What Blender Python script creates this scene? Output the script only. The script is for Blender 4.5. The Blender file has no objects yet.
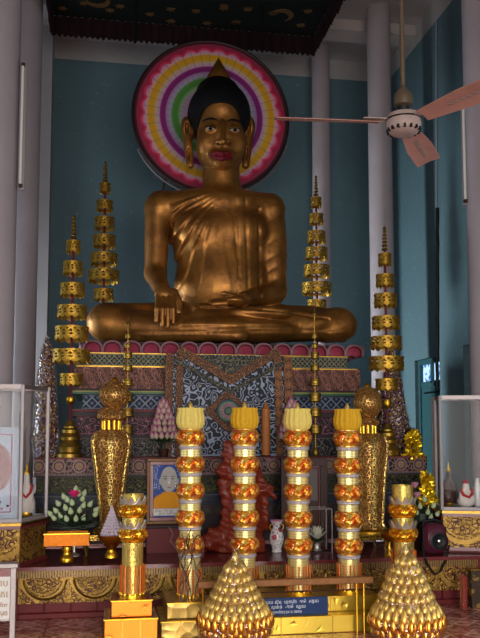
import bpy, math, random
import numpy as np
from mathutils import Vector, Matrix
random.seed(7); rng = np.random.default_rng(7)
SC = bpy.context.scene; COL = SC.collection
PI = math.pi
# ---------------------------------------------------------------- camera
F = 811.0; CAMH = 1.5; YAW = math.atan(134/811.0); PIT = math.atan(811/9500.0)
cd = bpy.data.cameras.new('camera'); cam = bpy.data.objects.new('camera', cd); COL.objects.link(cam)
cam.location = (0, 0, CAMH); cam.rotation_euler = (PI/2+PIT, 0, -YAW)
cd.lens = F/638*36.0; cd.sensor_width = 36; cd.sensor_fit = 'AUTO'; cd.shift_y = 46/638.0
cd.clip_end = 200; SC.camera = cam
RM = np.array(cam.rotation_euler.to_matrix())
CX, CY = 240.0, 319.0+46.0
def W(px, py, Y):
    "point of the vertical plane at depth Y that the photograph shows at px, py"
    d = RM @ np.array([(px-CX)/F, -(py-CY)/F, -1.0]); t = Y/d[1]
    return Vector((d[0]*t, Y, CAMH+d[2]*t))
def mpp(px, Y):
    p = W(px, 434, Y); return (p.y*math.cos(YAW)+p.x*math.sin(YAW))/F
def proj(P):
    q = (np.asarray(P)-np.array([0, 0, CAMH])) @ RM
    return np.stack([CX+F*q[..., 0]/(-q[..., 2]), CY-F*q[..., 1]/(-q[..., 2])], -1)
# ---------------------------------------------------------------- node helpers
def lin(c):
    if isinstance(c, str):
        c = [int(c[i:i+2], 16)/255 for i in (0, 2, 4)]
    c = [x/12.92 if x <= .04045 else ((x+.055)/1.055)**2.4 for x in c[:3]]
    return (*c, 1.0)
class S:
    def __init__(s, g, v): s.g, s.v = g, v
    def m(s, op, *o, clamp=False):
        n = s.g.nt.nodes.new('ShaderNodeMath'); n.operation = op; n.use_clamp = clamp
        for i, a in enumerate((s,)+o):
            a = a.v if isinstance(a, S) else a
            if isinstance(a, (int, float)): n.inputs[i].default_value = a
            else: s.g.nt.links.new(a, n.inputs[i])
        return S(s.g, n.outputs[0])
    def __add__(s, o): return s.m('ADD', o)
    def __sub__(s, o): return s.m('SUBTRACT', o)
    def __mul__(s, o): return s.m('MULTIPLY', o)
    def __truediv__(s, o): return s.m('DIVIDE', o)
    def __radd__(s, o): return s.m('ADD', o)
    def __rmul__(s, o): return s.m('MULTIPLY', o)
    def __rsub__(s, o): return S(s.g, float(o)).m('SUBTRACT', s)
    def fr(s): return s.m('FRACT')
    def ab(s): return s.m('ABSOLUTE')
    def sin(s): return s.m('SINE')
    def gt(s, o): return s.m('GREATER_THAN', o)
    def lt(s, o): return s.m('LESS_THAN', o)
    def mx(s, o): return s.m('MAXIMUM', o)
    def mn(s, o): return s.m('MINIMUM', o)
    def sq(s): return s.m('SQRT')
    def sm(s, a, b):
        n = s.g.nt.nodes.new('ShaderNodeMapRange'); n.interpolation_type = 'SMOOTHSTEP'
        s.g.nt.links.new(s.v, n.inputs[0]); n.inputs[1].default_value = a; n.inputs[2].default_value = b
        return S(s.g, n.outputs[0])
def hyp(a, b): return (a*a+b*b).sq()
class G:
    def __init__(g, name):
        g.m = bpy.data.materials.new(name); g.m.use_nodes = True; g.nt = g.m.node_tree
        g.b = g.nt.nodes['Principled BSDF']; g.out = g.nt.nodes['Material Output']
        g.tc = g.nt.nodes.new('ShaderNodeTexCoord')
        g.P = g.tc.outputs['Object']
        sx = g.nt.nodes.new('ShaderNodeSeparateXYZ'); g.nt.links.new(g.P, sx.inputs[0])
        g.x, g.y, g.z = [S(g, o) for o in sx.outputs]
    def geo_pos(g):
        n = g.nt.nodes.new('ShaderNodeNewGeometry'); sx = g.nt.nodes.new('ShaderNodeSeparateXYZ')
        g.nt.links.new(n.outputs['Position'], sx.inputs[0]); g.WP = n.outputs['Position']
        return [S(g, o) for o in sx.outputs]
    def vec(g, x, y, z):
        n = g.nt.nodes.new('ShaderNodeCombineXYZ')
        for i, a in enumerate((x, y, z)):
            if isinstance(a, S): g.nt.links.new(a.v, n.inputs[i])
            else: n.inputs[i].default_value = a
        return n.outputs[0]
    def noise(g, scale, detail=3, vec=None, rough=.55):
        n = g.nt.nodes.new('ShaderNodeTexNoise'); n.inputs['Scale'].default_value = scale
        n.inputs['Detail'].default_value = detail; n.inputs['Roughness'].default_value = rough
        g.nt.links.new(vec or g.P, n.inputs['Vector']); return S(g, n.outputs['Fac'])
    def vor(g, scale, feat='F1', vec=None, out='Distance'):
        n = g.nt.nodes.new('ShaderNodeTexVoronoi'); n.feature = feat; n.inputs['Scale'].default_value = scale
        g.nt.links.new(vec or g.P, n.inputs['Vector']); return S(g, n.outputs[out])
    def mix(g, f, a, b):
        n = g.nt.nodes.new('ShaderNodeMix'); n.data_type = 'RGBA'
        for i, v in ((0, f), (6, a), (7, b)):
            if isinstance(v, S): g.nt.links.new(v.v, n.inputs[i])
            elif isinstance(v, str): n.inputs[i].default_value = lin(v)
            else: n.inputs[i].default_value = v
        return S(g, n.outputs[2])
    def set(g, col=None, metal=None, rough=None, bump=None, bs=.5, bd=.01, alpha=None, **kw):
        def put(k, v):
            if v is None: return
            if isinstance(v, S): g.nt.links.new(v.v, g.b.inputs[k])
            elif isinstance(v, str): g.b.inputs[k].default_value = lin(v)
            else: g.b.inputs[k].default_value = v
        put('Base Color', col); put('Metallic', metal); put('Roughness', rough); put('Alpha', alpha)
        for k, v in kw.items(): put(k, v)
        if bump is not None:
            n = g.nt.nodes.new('ShaderNodeBump'); n.inputs['Strength'].default_value = bs; n.inputs['Distance'].default_value = bd
            g.nt.links.new(bump.v, n.inputs['Height']); g.nt.links.new(n.outputs[0], g.b.inputs['Normal'])
        return g.m
M = {}
def plain(name, col, rough=.6, metal=0, var=.12, ns=12, bs=.15, bd=.004):
    g = G(name); c = lin(col)
    d = tuple(x*(1-var*1.6) for x in c[:3])+(1,); e = tuple(min(1, x*(1+var)) for x in c[:3])+(1,)
    n = g.noise(ns, 4)
    M[name] = g.set(g.mix(n, d, e), metal, rough, bump=g.noise(ns*5, 3), bs=bs, bd=bd, **({'Specular IOR Level': .25} if metal < .3 and rough >= .4 else {})); return M[name]
def glassy(name, refl=.08, bumpsc=0, tint=(1, 1, 1, 1), gain=1.0, br=.02):
    "thin clear pane or film: transparent with a mirror-like reflection"
    m = bpy.data.materials.new(name); m.use_nodes = True; nt = m.node_tree; nt.nodes.clear()
    o = nt.nodes.new('ShaderNodeOutputMaterial'); t = nt.nodes.new('ShaderNodeBsdfTransparent'); t.inputs[0].default_value = tint
    gl = nt.nodes.new('ShaderNodeBsdfGlossy'); gl.inputs['Roughness'].default_value = br
    lw = nt.nodes.new('ShaderNodeLayerWeight'); lw.inputs['Blend'].default_value = .5
    mx = nt.nodes.new('ShaderNodeMixShader'); pw = nt.nodes.new('ShaderNodeMath'); pw.operation = 'POWER'; pw.inputs[1].default_value = 3
    mu = nt.nodes.new('ShaderNodeMath'); mu.operation = 'MULTIPLY_ADD'; mu.use_clamp = True
    mu.inputs[1].default_value = gain*.7; mu.inputs[2].default_value = refl
    nt.links.new(lw.outputs['Facing'], pw.inputs[0]); nt.links.new(pw.outputs[0], mu.inputs[0]); nt.links.new(mu.outputs[0], mx.inputs[0])
    nt.links.new(t.outputs[0], mx.inputs[1]); nt.links.new(gl.outputs[0], mx.inputs[2]); nt.links.new(mx.outputs[0], o.inputs[0])
    if bumpsc:
        tc = nt.nodes.new('ShaderNodeTexCoord'); v = nt.nodes.new('ShaderNodeTexVoronoi'); v.inputs['Scale'].default_value = bumpsc
        b = nt.nodes.new('ShaderNodeBump'); b.inputs['Strength'].default_value = 1; b.inputs['Distance'].default_value = .03
        nt.links.new(tc.outputs['Object'], v.inputs['Vector']); nt.links.new(v.outputs['Distance'], b.inputs['Height'])
        nt.links.new(b.outputs[0], gl.inputs['Normal']); nt.links.new(b.outputs[0], lw.inputs['Normal'])
    M[name] = m; return m
# ---------------------------------------------------------------- mesh builder
class MB:
    def __init__(s): s.v = []; s.f = []; s.mi = []; s.cur = 0
    def add(s, vs, fs):
        n = len(s.v); s.v += [tuple(p) for p in vs]; s.f += [tuple(i+n for i in f) for f in fs]; s.mi += [s.cur]*len(fs); return s
    def box(s, x0, x1, y0, y1, z0, z1, b=0):
        if b <= 0:
            vs = [(x, y, z) for x in (x0, x1) for y in (y0, y1) for z in (z0, z1)]
            return s.add(vs, [(0, 1, 3, 2), (4, 6, 7, 5), (0, 4, 5, 1), (2, 3, 7, 6), (0, 2, 6, 4), (1, 5, 7, 3)])
        pts = []; b = min(b, (x1-x0)/2.1, (y1-y0)/2.1, (z1-z0)/2.1)
        def ring(i, z): return [(x0+i+b, y0+i, z), (x1-i-b, y0+i, z), (x1-i, y0+i+b, z), (x1-i, y1-i-b, z), (x1-i-b, y1-i, z), (x0+i+b, y1-i, z), (x0+i, y1-i-b, z), (x0+i, y0+i+b, z)]
        return s.loft([ring(b*.8, z0), ring(0, z0+b), ring(0, z1-b), ring(b*.8, z1)])
    def loft(s, rings, cap=True, closed=True):
        n = len(rings[0]); vs = [p for r in rings for p in r]; fs = []
        for k in range(len(rings)-1):
            for i in range(n if closed else n-1):
                j = (i+1) % n; fs.append((k*n+i, k*n+j, (k+1)*n+j, (k+1)*n+i))
        if cap: fs += [tuple(range(n-1, -1, -1)), tuple((len(rings)-1)*n+i for i in range(n))]
        return s.add(vs, fs)
    def lathe(s, prof, n=24, c=(0, 0, 0), fn=None, cap=True, sy=1.0):
        rings = []
        for r, z in prof:
            ring = []
            for i in range(n):
                a = 2*PI*i/n; rr = max(r, .0006)
                if fn: rr = fn(rr, z, a)
                ring.append((c[0]+rr*math.cos(a), c[1]+rr*math.sin(a)*sy, c[2]+z))
            rings.append(ring)
        return s.loft(rings, cap)
    def tube(s, pts, r, n=8, cap=True):
        pts = [Vector(p) for p in pts]; rs = r if isinstance(r, (list, tuple)) else [r]*len(pts); rings = []
        for i, p in enumerate(pts):
            t = (pts[min(i+1, len(pts)-1)]-pts[max(i-1, 0)]).normalized()
            if i == 0:
                up = Vector((0, 0, 1)) if abs(t.z) < .9 else Vector((1, 0, 0)); a = t.cross(up).normalized()
            a = (a-t*a.dot(t)).normalized(); b = t.cross(a)
            rings.append([p+(a*math.cos(2*PI*k/n)+b*math.sin(2*PI*k/n))*rs[i] for k in range(n)])
        return s.loft(rings, cap)
    def ell(s, c, r, n=16, m=10, R=None):
        vs = []; 
        for j in range(m+1):
            t = PI*j/m
            for i in range(n):
                a = 2*PI*i/n; p = Vector((r[0]*math.sin(t)*math.cos(a), r[1]*math.sin(t)*math.sin(a), -r[2]*math.cos(t)))
                if R: p = R @ p
                vs.append(Vector(c)+p)
        fs = [(j*n+i, j*n+(i+1) % n, (j+1)*n+(i+1) % n, (j+1)*n+i) for j in range(m) for i in range(n)]
        return s.add(vs, fs)
    def prism(s, poly, y0, y1):
        "polygon of (x, z) points given thickness from y0 (front) to y1"
        n = len(poly); vs = [(x, y0, z) for x, z in poly]+[(x, y1, z) for x, z in poly]
        return s.add(vs, [tuple(range(n)), tuple(range(2*n-1, n-1, -1))]+[(i, n+i, n+(i+1) % n, (i+1) % n) for i in range(n)])
    def hull2(s, poly, z0, z1, flare=0):
        "polygon of (x, y) points extruded in z"
        n = len(poly); vs = [(x, y, z0) for x, y in poly]+[(x, y, z1) for x, y in poly]
        return s.add(vs, [tuple(range(n-1, -1, -1)), tuple(range(n, 2*n))]+[(i, (i+1) % n, n+(i+1) % n, n+i) for i in range(n)])
    def mesh(s, name, mats, smooth=False):
        me = bpy.data.meshes.new(name); me.from_pydata(s.v, [], s.f)
        for m in (mats if isinstance(mats, (list, tuple)) else [mats]): me.materials.append(M[m] if isinstance(m, str) else m)
        me.polygons.foreach_set('material_index', s.mi)
        me.validate(); 
        import bmesh
        bm = bmesh.new(); bm.from_mesh(me); bmesh.ops.recalc_face_normals(bm, faces=bm.faces); bm.to_mesh(me); bm.free()
        if smooth:
            me.shade_smooth() if smooth is True else me.set_sharp_from_angle(angle=math.radians(smooth))
            if smooth is not True:
                me.polygons.foreach_set('use_smooth', [True]*len(me.polygons))
        return me
    def build(s, name, mats, parent=None, loc=(0, 0, 0), smooth=False):
        o = bpy.data.objects.new(name, s.mesh(name, mats, smooth)); COL.objects.link(o); o.location = loc
        if parent: o.parent = parent
        return o
def thing(name, label, cat, loc=(0, 0, 0), group=None, rz=0):
    o = bpy.data.objects.new(name, None); COL.objects.link(o); o.location = loc; o.rotation_euler.z = rz
    o.empty_display_size = .1
    o['label'] = label; o['category'] = cat
    if group: o['group'] = group
    return o
def tag(o, label, cat, group=None):
    o['label'] = label; o['category'] = cat
    if group: o['group'] = group
    return o
def struct(o): o['kind'] = 'structure'; return o
def copy_tree(o, parent=None):
    c = o.copy(); COL.objects.link(c)
    if parent: c.parent = parent
    for ch in list(o.children): copy_tree(ch, c)
    return c
def inst(o, parent, loc, rot=None, sc=None):
    c = o.copy(); COL.objects.link(c); c.parent = parent; c.location = loc
    if rot is not None: c.rotation_euler = rot
    if sc is not None: c.scale = sc if isinstance(sc, (tuple, list)) else (sc,)*3
    return c
def B(px, py, Y):
    return W(px, py, Y)
def prof(cx, Y, py0, pts):
    "profile in metres from half widths and heights read off in pixels"
    k = mpp(cx, Y); z0 = W(cx, py0, Y).z
    return [(hw*k, W(cx, py, Y).z-z0) for hw, py in pts]
def circ(n, r, c=(0, 0), a0=0): return [(c[0]+r*math.cos(a0+2*PI*i/n), c[1]+r*math.sin(a0+2*PI*i/n)) for i in range(n)]
def text_obj(body, size, name, mat, parent, loc, rot=(PI/2, 0, 0), align='LEFT', ext=.0006, sx=1.0):
    cu = bpy.data.curves.new(name, 'FONT'); cu.body = body; cu.size = size; cu.align_x = align; cu.extrude = ext; cu.resolution_u = 3
    t = bpy.data.objects.new('tmp', cu); COL.objects.link(t)
    dg = bpy.context.evaluated_depsgraph_get(); me = bpy.data.meshes.new_from_object(t.evaluated_get(dg))
    bpy.data.objects.remove(t); me.name = name; me.materials.clear(); me.materials.append(M[mat])
    o = bpy.data.objects.new(name, me); COL.objects.link(o); o.location = loc; o.rotation_euler = rot; o.scale = (sx, 1, 1)
    if parent: o.parent = parent
    return o
# ---------------------------------------------------------------- signed distance modelling
def smin(a, b, k):
    h = np.clip(.5+.5*(b-a)/k, 0, 1); return b*(1-h)+a*h-k*h*(1-h)
def smax(a, b, k): return -smin(-a, -b, k)
def s_cap(P, a, b, r0, r1):
    a = np.array(a); b = np.array(b); ab = b-a; t = np.clip(((P-a)@ab)/(ab@ab), 0, 1)
    return np.linalg.norm(P-a-t[..., None]*ab, axis=-1)-(r0+(r1-r0)*t)
def s_ell(P, c, r, R=None):
    q = P-np.array(c)
    if R is not None: q = q @ np.array(R)
    r = np.array(r); k0 = np.linalg.norm(q/r, axis=-1); k1 = np.linalg.norm(q/(r*r), axis=-1)
    return k0*(k0-1)/np.maximum(k1, 1e-6)
def surface(fn, lo, hi, h):
    lo = np.array(lo, float); hi = np.array(hi, float); n = np.ceil((hi-lo)/h).astype(int)+1
    ax = [lo[i]+h*np.arange(n[i]) for i in range(3)]
    Fv = np.empty(n, np.float32)
    for i0 in range(0, n[0], 16):
        P = np.stack(np.meshgrid(ax[0][i0:i0+16], ax[1], ax[2], indexing='ij'), -1); Fv[i0:i0+16] = fn(P)
    s = Fv < 0; c = n-1
    acc = np.zeros((*c, 3), np.float32); cnt = np.zeros(c, np.float32)
    def sl(o): return tuple(slice(o[i], o[i]+c[i]) for i in range(3))
    for axn in range(3):
        for o1 in (0, 1):
            for o2 in (0, 1):
                a = [0, 0, 0]; oth = [i for i in range(3) if i != axn]; a[oth[0]] = o1; a[oth[1]] = o2
                b = list(a); b[axn] = 1; fa, fb = Fv[sl(a)], Fv[sl(b)]; m = s[sl(a)] != s[sl(b)]
                t = np.where(m, fa/np.where(m, fa-fb, 1), 0)
                for d in range(3): acc[..., d] += np.where(m, a[d]+(t if d == axn else 0), 0)
                cnt += m
    act = cnt > 0; idx = -np.ones(c, int); idx[act] = np.arange(act.sum())
    base = np.stack(np.meshgrid(*[np.arange(k) for k in c], indexing='ij'), -1)[act]
    V = lo+h*(base+acc[act]/cnt[act][:, None]); Q = []
    for axn in range(3):
        u, v = [i for i in range(3) if i != axn]
        a = [slice(0, None)]*3; b = [slice(0, None)]*3; a[axn] = slice(0, n[axn]-1); b[axn] = slice(1, n[axn])
        m = s[tuple(a)] != s[tuple(b)]; m2 = m.copy()
        for w in (u, v):
            z = [slice(None)]*3; z[w] = 0; m2[tuple(z)] = False; z[w] = -1; m2[tuple(z)] = False
        I = np.argwhere(m2); sg = s[tuple(a)][m2]
        def cell(du, dv):
            J = I.copy(); J[:, u] -= du; J[:, v] -= dv; return idx[J[:, 0], J[:, 1], J[:, 2]]
        q = np.stack([cell(1, 1), cell(0, 1), cell(0, 0), cell(1, 0)], -1)
        fl = sg if axn != 1 else ~sg
        q[~fl] = q[~fl][:, ::-1]; Q.append(q)
    Q = np.concatenate(Q); Q = Q[(Q >= 0).all(1)]
    return V, Q
def np_mesh(name, V, Q, mats, origin=(0, 0, 0)):
    me = bpy.data.meshes.new(name); V = V-np.array(origin)
    me.vertices.add(len(V)); me.vertices.foreach_set('co', V.astype(np.float32).ravel())
    me.loops.add(Q.size); me.loops.foreach_set('vertex_index', Q.astype(np.int32).ravel())
    me.polygons.add(len(Q)); me.polygons.foreach_set('loop_start', (np.arange(len(Q))*Q.shape[1]).astype(np.int32))
    me.update(calc_edges=True); me.validate()
    for m in mats: me.materials.append(M[m])
    me.shade_smooth(); return me
def np_obj(name, V, Q, mats, parent=None, origin=(0, 0, 0)):
    o = bpy.data.objects.new(name, np_mesh(name, V, Q, mats, origin)); COL.objects.link(o)
    if parent: o.parent = parent
    else: o.location = origin
    return o
# ---------------------------------------------------------------- materials
plain('white_paint', 'b9b1ad', .7, 0, .08, 3)
plain('grey_paint', '9a9698', .75, 0, .08, 2)
plain('column_paint', 'a0969a', .6, 0, .10, 3)
plain('ceiling_paint', 'a8a2a0', .8, 0, .06, 2)
plain('maroon', '641c1e', .5, 0, .15, 6)
plain('maroon_gloss', '6b2a2c', .22, 0, .15, 6)
plain('dark_maroon', '2a1216', .5, 0, .15, 6)
plain('navy', '141d34', .5, 0, .2, 8)
plain('dark_navy', '10182c', .4, 0, .2, 8)
plain('gold', 'c8982e', .36, 1, .10, 14, .3)
plain('bright_gold', 'e8b234', .3, 1, .10, 14, .3)
plain('dark_gold', 'a07a35', .35, 1, .2, 20, .3)
plain('bronze', '8a6a30', .35, 1, .2, 20, .3)
plain('silver', 'd2cec8', .35, .9, .05, 14)
plain('aluminium', '827876', .4, .6, .05, 14)
plain('frame_white', '948c8c', .45, .2, .05, 14)
plain('black_cloth', '14100f', .9, 0, .2, 20)
plain('red_pole', '5a1520', .45, 0, .1, 10)
plain('pink_petal', 'c08098', .6, 0, .2, 40)
plain('deep_pink', 'd0206a', .6, 0, .2, 40)
plain('bud_green', 'a9b98c', .55, 0, .25, 30)
plain('leaf', '2f4426', .5, 0, .35, 20)
plain('dark_leaf', '1e2b1c', .5, 0, .35, 20)
plain('black_rubber', '0d0d10', .55)
plain('speaker_plum', '4a1a2a', .4, 0, .1, 9)
plain('red_lacquer', '86301c', .16, 0, .3, 9, .5, .02)
plain('china', 'd9d3cf', .25, 0, .04, 9)
plain('statue_white', 'c9c0b8', .45, 0, .08, 9)
plain('red_scarf', 'a8202a', .6, 0, .15, 20)
plain('wood', '8a5a30', .5, 0, .25, 30)
plain('dark_wood', '3f2620', .4, 0, .25, 20)
plain('candle_wood', 'a8642a', .45, 0, .15, 20)
plain('frame_red', '6e2426', .3, 0, .15, 20)
plain('fan_paint', 'a07468', .45, 0, .18, 10)  # dusty off-white with the floor's warm light mixed into the colour
plain('fan_hub', '94827a', .45, 0, .18, 14)
plain('fan_brass', '6a5a48', .45, .5, .2, 14)
plain('black', '080808', .5)
plain('hair_black', '07080c', .6, 0, .2, 60, .6, .02)
plain('lip_red', '64101c', .5)
plain('eye_white', '94806e', .6)
plain('eye_black', '050304', .95)
plain('orange_foil', 'b4620e', .3, .75, .3, 60, .6)
plain('skin_grey', 'a3a09a', .7, 0, .1, 20)
plain('saffron', 'd08a10', .7, 0, .12, 9)
plain('photo_blue', '1c3c8a', .5, 0, .2, 4)
plain('paper', 'cfcac4', .6, 0, .05, 9)
plain('lilac_white', 'c9b9c4', .5, 0, .15, 60)
plain('silver_lilac', 'cdc5c9', .35, .5, .3, 90, .8)
plain('yellow_cloth', 'd6be62', .75, 0, .12, 40)
plain('amber_cloth', 'c8981c', .75, 0, .12, 40)
plain('teal_door', '2a4f54', .5, 0, .15, 6)
plain('dark_teal', '1c3a44', .6, 0, .15, 6)
plain('plum_cloth', '241014', .95, 0, .4, 40, .6, .02)
plain('sign_blue', '14305e', .45, 0, .1, 9)
plain('sign_text', 'd8dce4', .6, 0, .02, 9)
plain('brown_text', '9a6a3a', .6, 0, .02, 9)
plain('ink', '2a2a3a', .6, 0, .02, 9)
plain('stupa_gold', '9a7a34', .42, .9, .2, 30, .3)
plain('cream_lotus', 'd8d4bc', .5, 0, .1, 30)
glassy('glass', .004, gain=.35)
glassy('cellophane', .11, bumpsc=26, gain=1.0, br=.06)
glassy('film', .03, bumpsc=40, gain=.6, br=.08)

# walls: teal paint to a height, white band above
g = G('teal_wall'); X_, Y_, Z_ = g.geo_pos()
c1 = g.mix(g.noise(1.2, 5), '48626a', '55727a'); c1 = g.mix((g.noise(14, 4)-.5).gt(.14)*.35, c1, '7a9098')
M['teal_wall'] = g.set(g.mix(Z_.gt(W(370, 81.5, 12).z), c1, g.mix(g.noise(3), '9c9896', 'aba7a4')), 0, .65, bump=g.noise(30, 4), bs=.2, bd=.01)
# floor: red marble tile with pale inlay lines
g = G('floor_tile'); X_, Y_, Z_ = g.geo_pos()
u = (X_*2.3).fr()-.5; v = (Y_*2.3).fr()-.5
ln = (u.ab().gt(.488)).mx(v.ab().gt(.488)); di = ((u.ab()+v.ab())-.36).ab().lt(.022); d2 = ((u.ab()-v.ab()).ab()).lt(.014)
vein = g.noise(16, 6, g.WP, .7)
c = g.mix(vein.sm(.38, .66), '7c342e', 'c08070')
c = g.mix(((u.ab()+v.ab()).lt(.35))*.6, c, g.mix(vein.sm(.4, .6), 'a24c44', 'dca898'))
c = g.mix((di.mx(d2))*.65, c, 'dcc0b4'); c = g.mix(ln*.9, c, '4a3030')
M['floor_tile'] = g.set(c, 0, .16, bump=ln, bs=.2, bd=-.003)

# Buddha gold: aged gilding with worn patches
g = G('gilded'); n = g.noise(3.2, 6, rough=.65); n2 = g.noise(11, 4)
c = g.mix(n.sm(.32, .7), '754a20', 'a67032'); c = g.mix((n2.gt(.62))*.35, c, '5f4020')
M['gilded'] = g.set(c, .7, g.mix(n2, (.34,)*3+(1,), (.56,)*3+(1,)), bump=g.noise(5, 5), bs=.35, bd=.03)
# openwork gold
def filigree(name, sc, bright, dark, thr=.09, metal=1, rough=.22, bd=.02):
    g = G(name); e = g.vor(sc, 'DISTANCE_TO_EDGE'); f = g.vor(sc*1.9, 'F1')
    mask = (e.sm(thr*.4, thr*2.2))*(f.sm(.15, .5)); n = g.noise(4, 2)
    c = g.mix(1-mask, dark, g.mix(n.sm(.35, .65), bright, '%s' % bright))
    M[name] = g.set(c, (1-mask)*metal*.9+.1, rough, bump=1-mask, bs=.9, bd=bd); return M[name]
filigree('filigree', 38, 'f0cc74', '6a4416', .10, rough=.34)
filigree('filigree_orange', 34, 'e4b060', '7c4416', .09, rough=.36)
filigree('lattice_gold', 40, 'd2a43c', '2c1c08', .10)
filigree('embossed_gold', 90, 'd8b860', '9c7a34', .2, rough=.35, bd=.006)
filigree('crinkle_gold', 13, 'c4a43a', '8a6c1c', .5, rough=.3, metal=.75, bd=.02)
filigree('crinkle_orange', 9, '9a5c1a', '6e3c0e', .6, rough=.26, metal=.9, bd=.02)
# relief frieze: gold swags on maroon
def frieze(name, per, h, wall=False):
    g = G(name); u = ((g.x/per).fr()-.5)*per; z = g.z
    r = hyp(u, z-h*.98)
    ring = (r-h*.82).ab().lt(h*.07); ring2 = (r-h*.66).ab().lt(h*.028)
    lv = g.vor(1/(h*.17), 'DISTANCE_TO_EDGE'); sw = g.vor(1/(h*.33), 'F1'); swirl = ((sw*14).sin()).gt(-.85)
    mot = (lv.gt(.055))*swirl
    col = (u.ab().gt(per*.5-h*.11))*((g.vor(1/(h*.09), 'DISTANCE_TO_EDGE')).gt(.07))
    mask = ring.mx(ring2).mx(mot).mx(col)
    c = g.mix(mask, '45160e', g.mix(g.noise(20, 3), '7a5a28', 'b08a40'))
    hgt = (ring*1.2).mx(mot*(lv.sm(.05, .4)+.35)).mx(col)
    M[name] = g.set(c, mask*.45, .42, bump=hgt, bs=.7, bd=.006, **{'Specular IOR Level': .2})
frieze('frieze_gold', .40, .215); frieze('frieze_gold_wide', .36, .29)
g = G('bead_moulding'); a = ((g.x*46).fr()-.5).ab(); b = (g.noise(60, 2)).gt(.48)
mk = (a.lt(.36))*b.mx(a.lt(.2)); M['bead_moulding'] = g.set(g.mix(mk, '3a1610', '8a6a30'), mk*.5, .45, bump=mk, bs=.7, bd=.005)

# pedestal bands
def band(name, kind, h, bg, fg, acc, sc=1.0):
    "h is the band height; local z runs 0..h, patterns repeat along x"
    g = G(name); x, z = g.x, g.z
    if kind == 'circles':
        p = h*1.15; u = ((x/p).fr()-.5)*p; w = z-h*.5; r = hyp(u, w)
        m = (r-h*.34).ab().lt(h*.045); m = m.mx((r-h*.2).ab().lt(h*.035)); m = m.mx(r.lt(h*.07))
        sc_ = g.vor(4.5/h, 'DISTANCE_TO_EDGE').lt(.09)*(r.gt(h*.38)); m = m.mx(sc_*.8)
        m = m.mx((z-h*.06).ab().lt(h*.02)).mx((z-h*.94).ab().lt(h*.02)); a2 = r.lt(h*.15)*(r.gt(h*.09))
    elif kind == 'diamonds':
        p = h*.8; a = (((x+z)/p).fr()-.5).ab(); b = (((x-z)/p).fr()-.5).ab()
        m = (a.mx(b)).gt(.41); d = a+b; m = m.mx(d.lt(.16)); m = m.mx((z-h*.05).ab().lt(h*.03)).mx((z-h*.95).ab().lt(h*.03)); a2 = (d-.28).ab().lt(.06)
    elif kind == 'leaves':
        p = h*.62; u = ((x+z*.45)/p).fr()-.5; w = z/h-.5
        r = hyp(u*1.0, w*.55); m = (r-.26).ab().lt(.03); m = m.mx((r-.14).ab().lt(.025)*(w.gt(-.3))); a2 = ((g.vor(9/h, 'F1')*18).sin()).gt(.2)
        m = m.mx(a2*(r.gt(.3))*.6); a2 = a2*.5
    else:
        nz = g.noise(2.0/h*sc, 1); sw = g.vor(2.4/h*sc, 'F1'); m = ((nz*46+sw*5).sin()).gt(.42); m = m.mx((z-h*.05).ab().lt(h*.02)).mx((z-h*.95).ab().lt(h*.02)); a2 = sw.lt(.13)
    c = g.mix(m, bg, fg); c = g.mix(a2, c, acc)
    M[name] = g.set(c, m*.3, .5, bump=m, bs=.8, bd=.008, **{'Specular IOR Level': .22}); return name
M['hair_black'].node_tree.nodes['Principled BSDF'].inputs['Specular IOR Level'].default_value = .2
# halo
g = G('halo_disc'); r = hyp(g.x, g.z)/.972; th = g.z.m('ARCTAN2', g.x)
spk = ((th*44).sin()).gt(.93)
sc_ = ((th*14).sin()).ab(); edge = .895+.045*sc_
stops = [(0, 'c9a0c4'), (.38, 'c9a0c4'), (.42, '9ac48a'), (.46, '4f9a3a'), (.52, '5aa03e'), (.545, 'b9b0c8'), (.60, 'b48ab8'), (.615, '8a2078'), (.675, '9a1f7c'), (.69, 'd8a8cc'), (.745, 'e0c090'), (.76, 'e8b020'), (.835, 'e6a81a'), (.85, 'e8b8b8'), (.90, 'e08ab0'), (.93, 'd86a9a')]
rp = g.nt.nodes.new('ShaderNodeValToRGB'); cr = rp.color_ramp
while len(cr.elements) > 1: cr.elements.remove(cr.elements[0])
cr.elements[0].position = 0; cr.elements[0].color = lin(stops[0][1])
for p, c in stops[1:]: e = cr.elements.new(p); e.color = lin(c)
g.nt.links.new(r.v, rp.inputs[0]); c = S(g, rp.outputs[0])
c = g.mix(spk*.35, c, '6a4a6a')
c = g.mix((r-edge).gt(-.03), c, 'e0406a'); c = g.mix((r-edge).gt(.0), c, 'c01840'); c = g.mix((r-edge).gt(.022), c, 'a03050')
c = g.mix(r.gt(.985), c, '4a1620')
c = g.mix(.28+r*0, c, '1a1014'); M['halo_disc'] = g.set(c, 0, .6, **{'Specular IOR Level': .25})
# canopy cloth
plain('canopy_green', '08110d', .95, 0, .3, 8)
plain('star_gold', '6a4c28', .6, .3, .1, 9)
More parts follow.
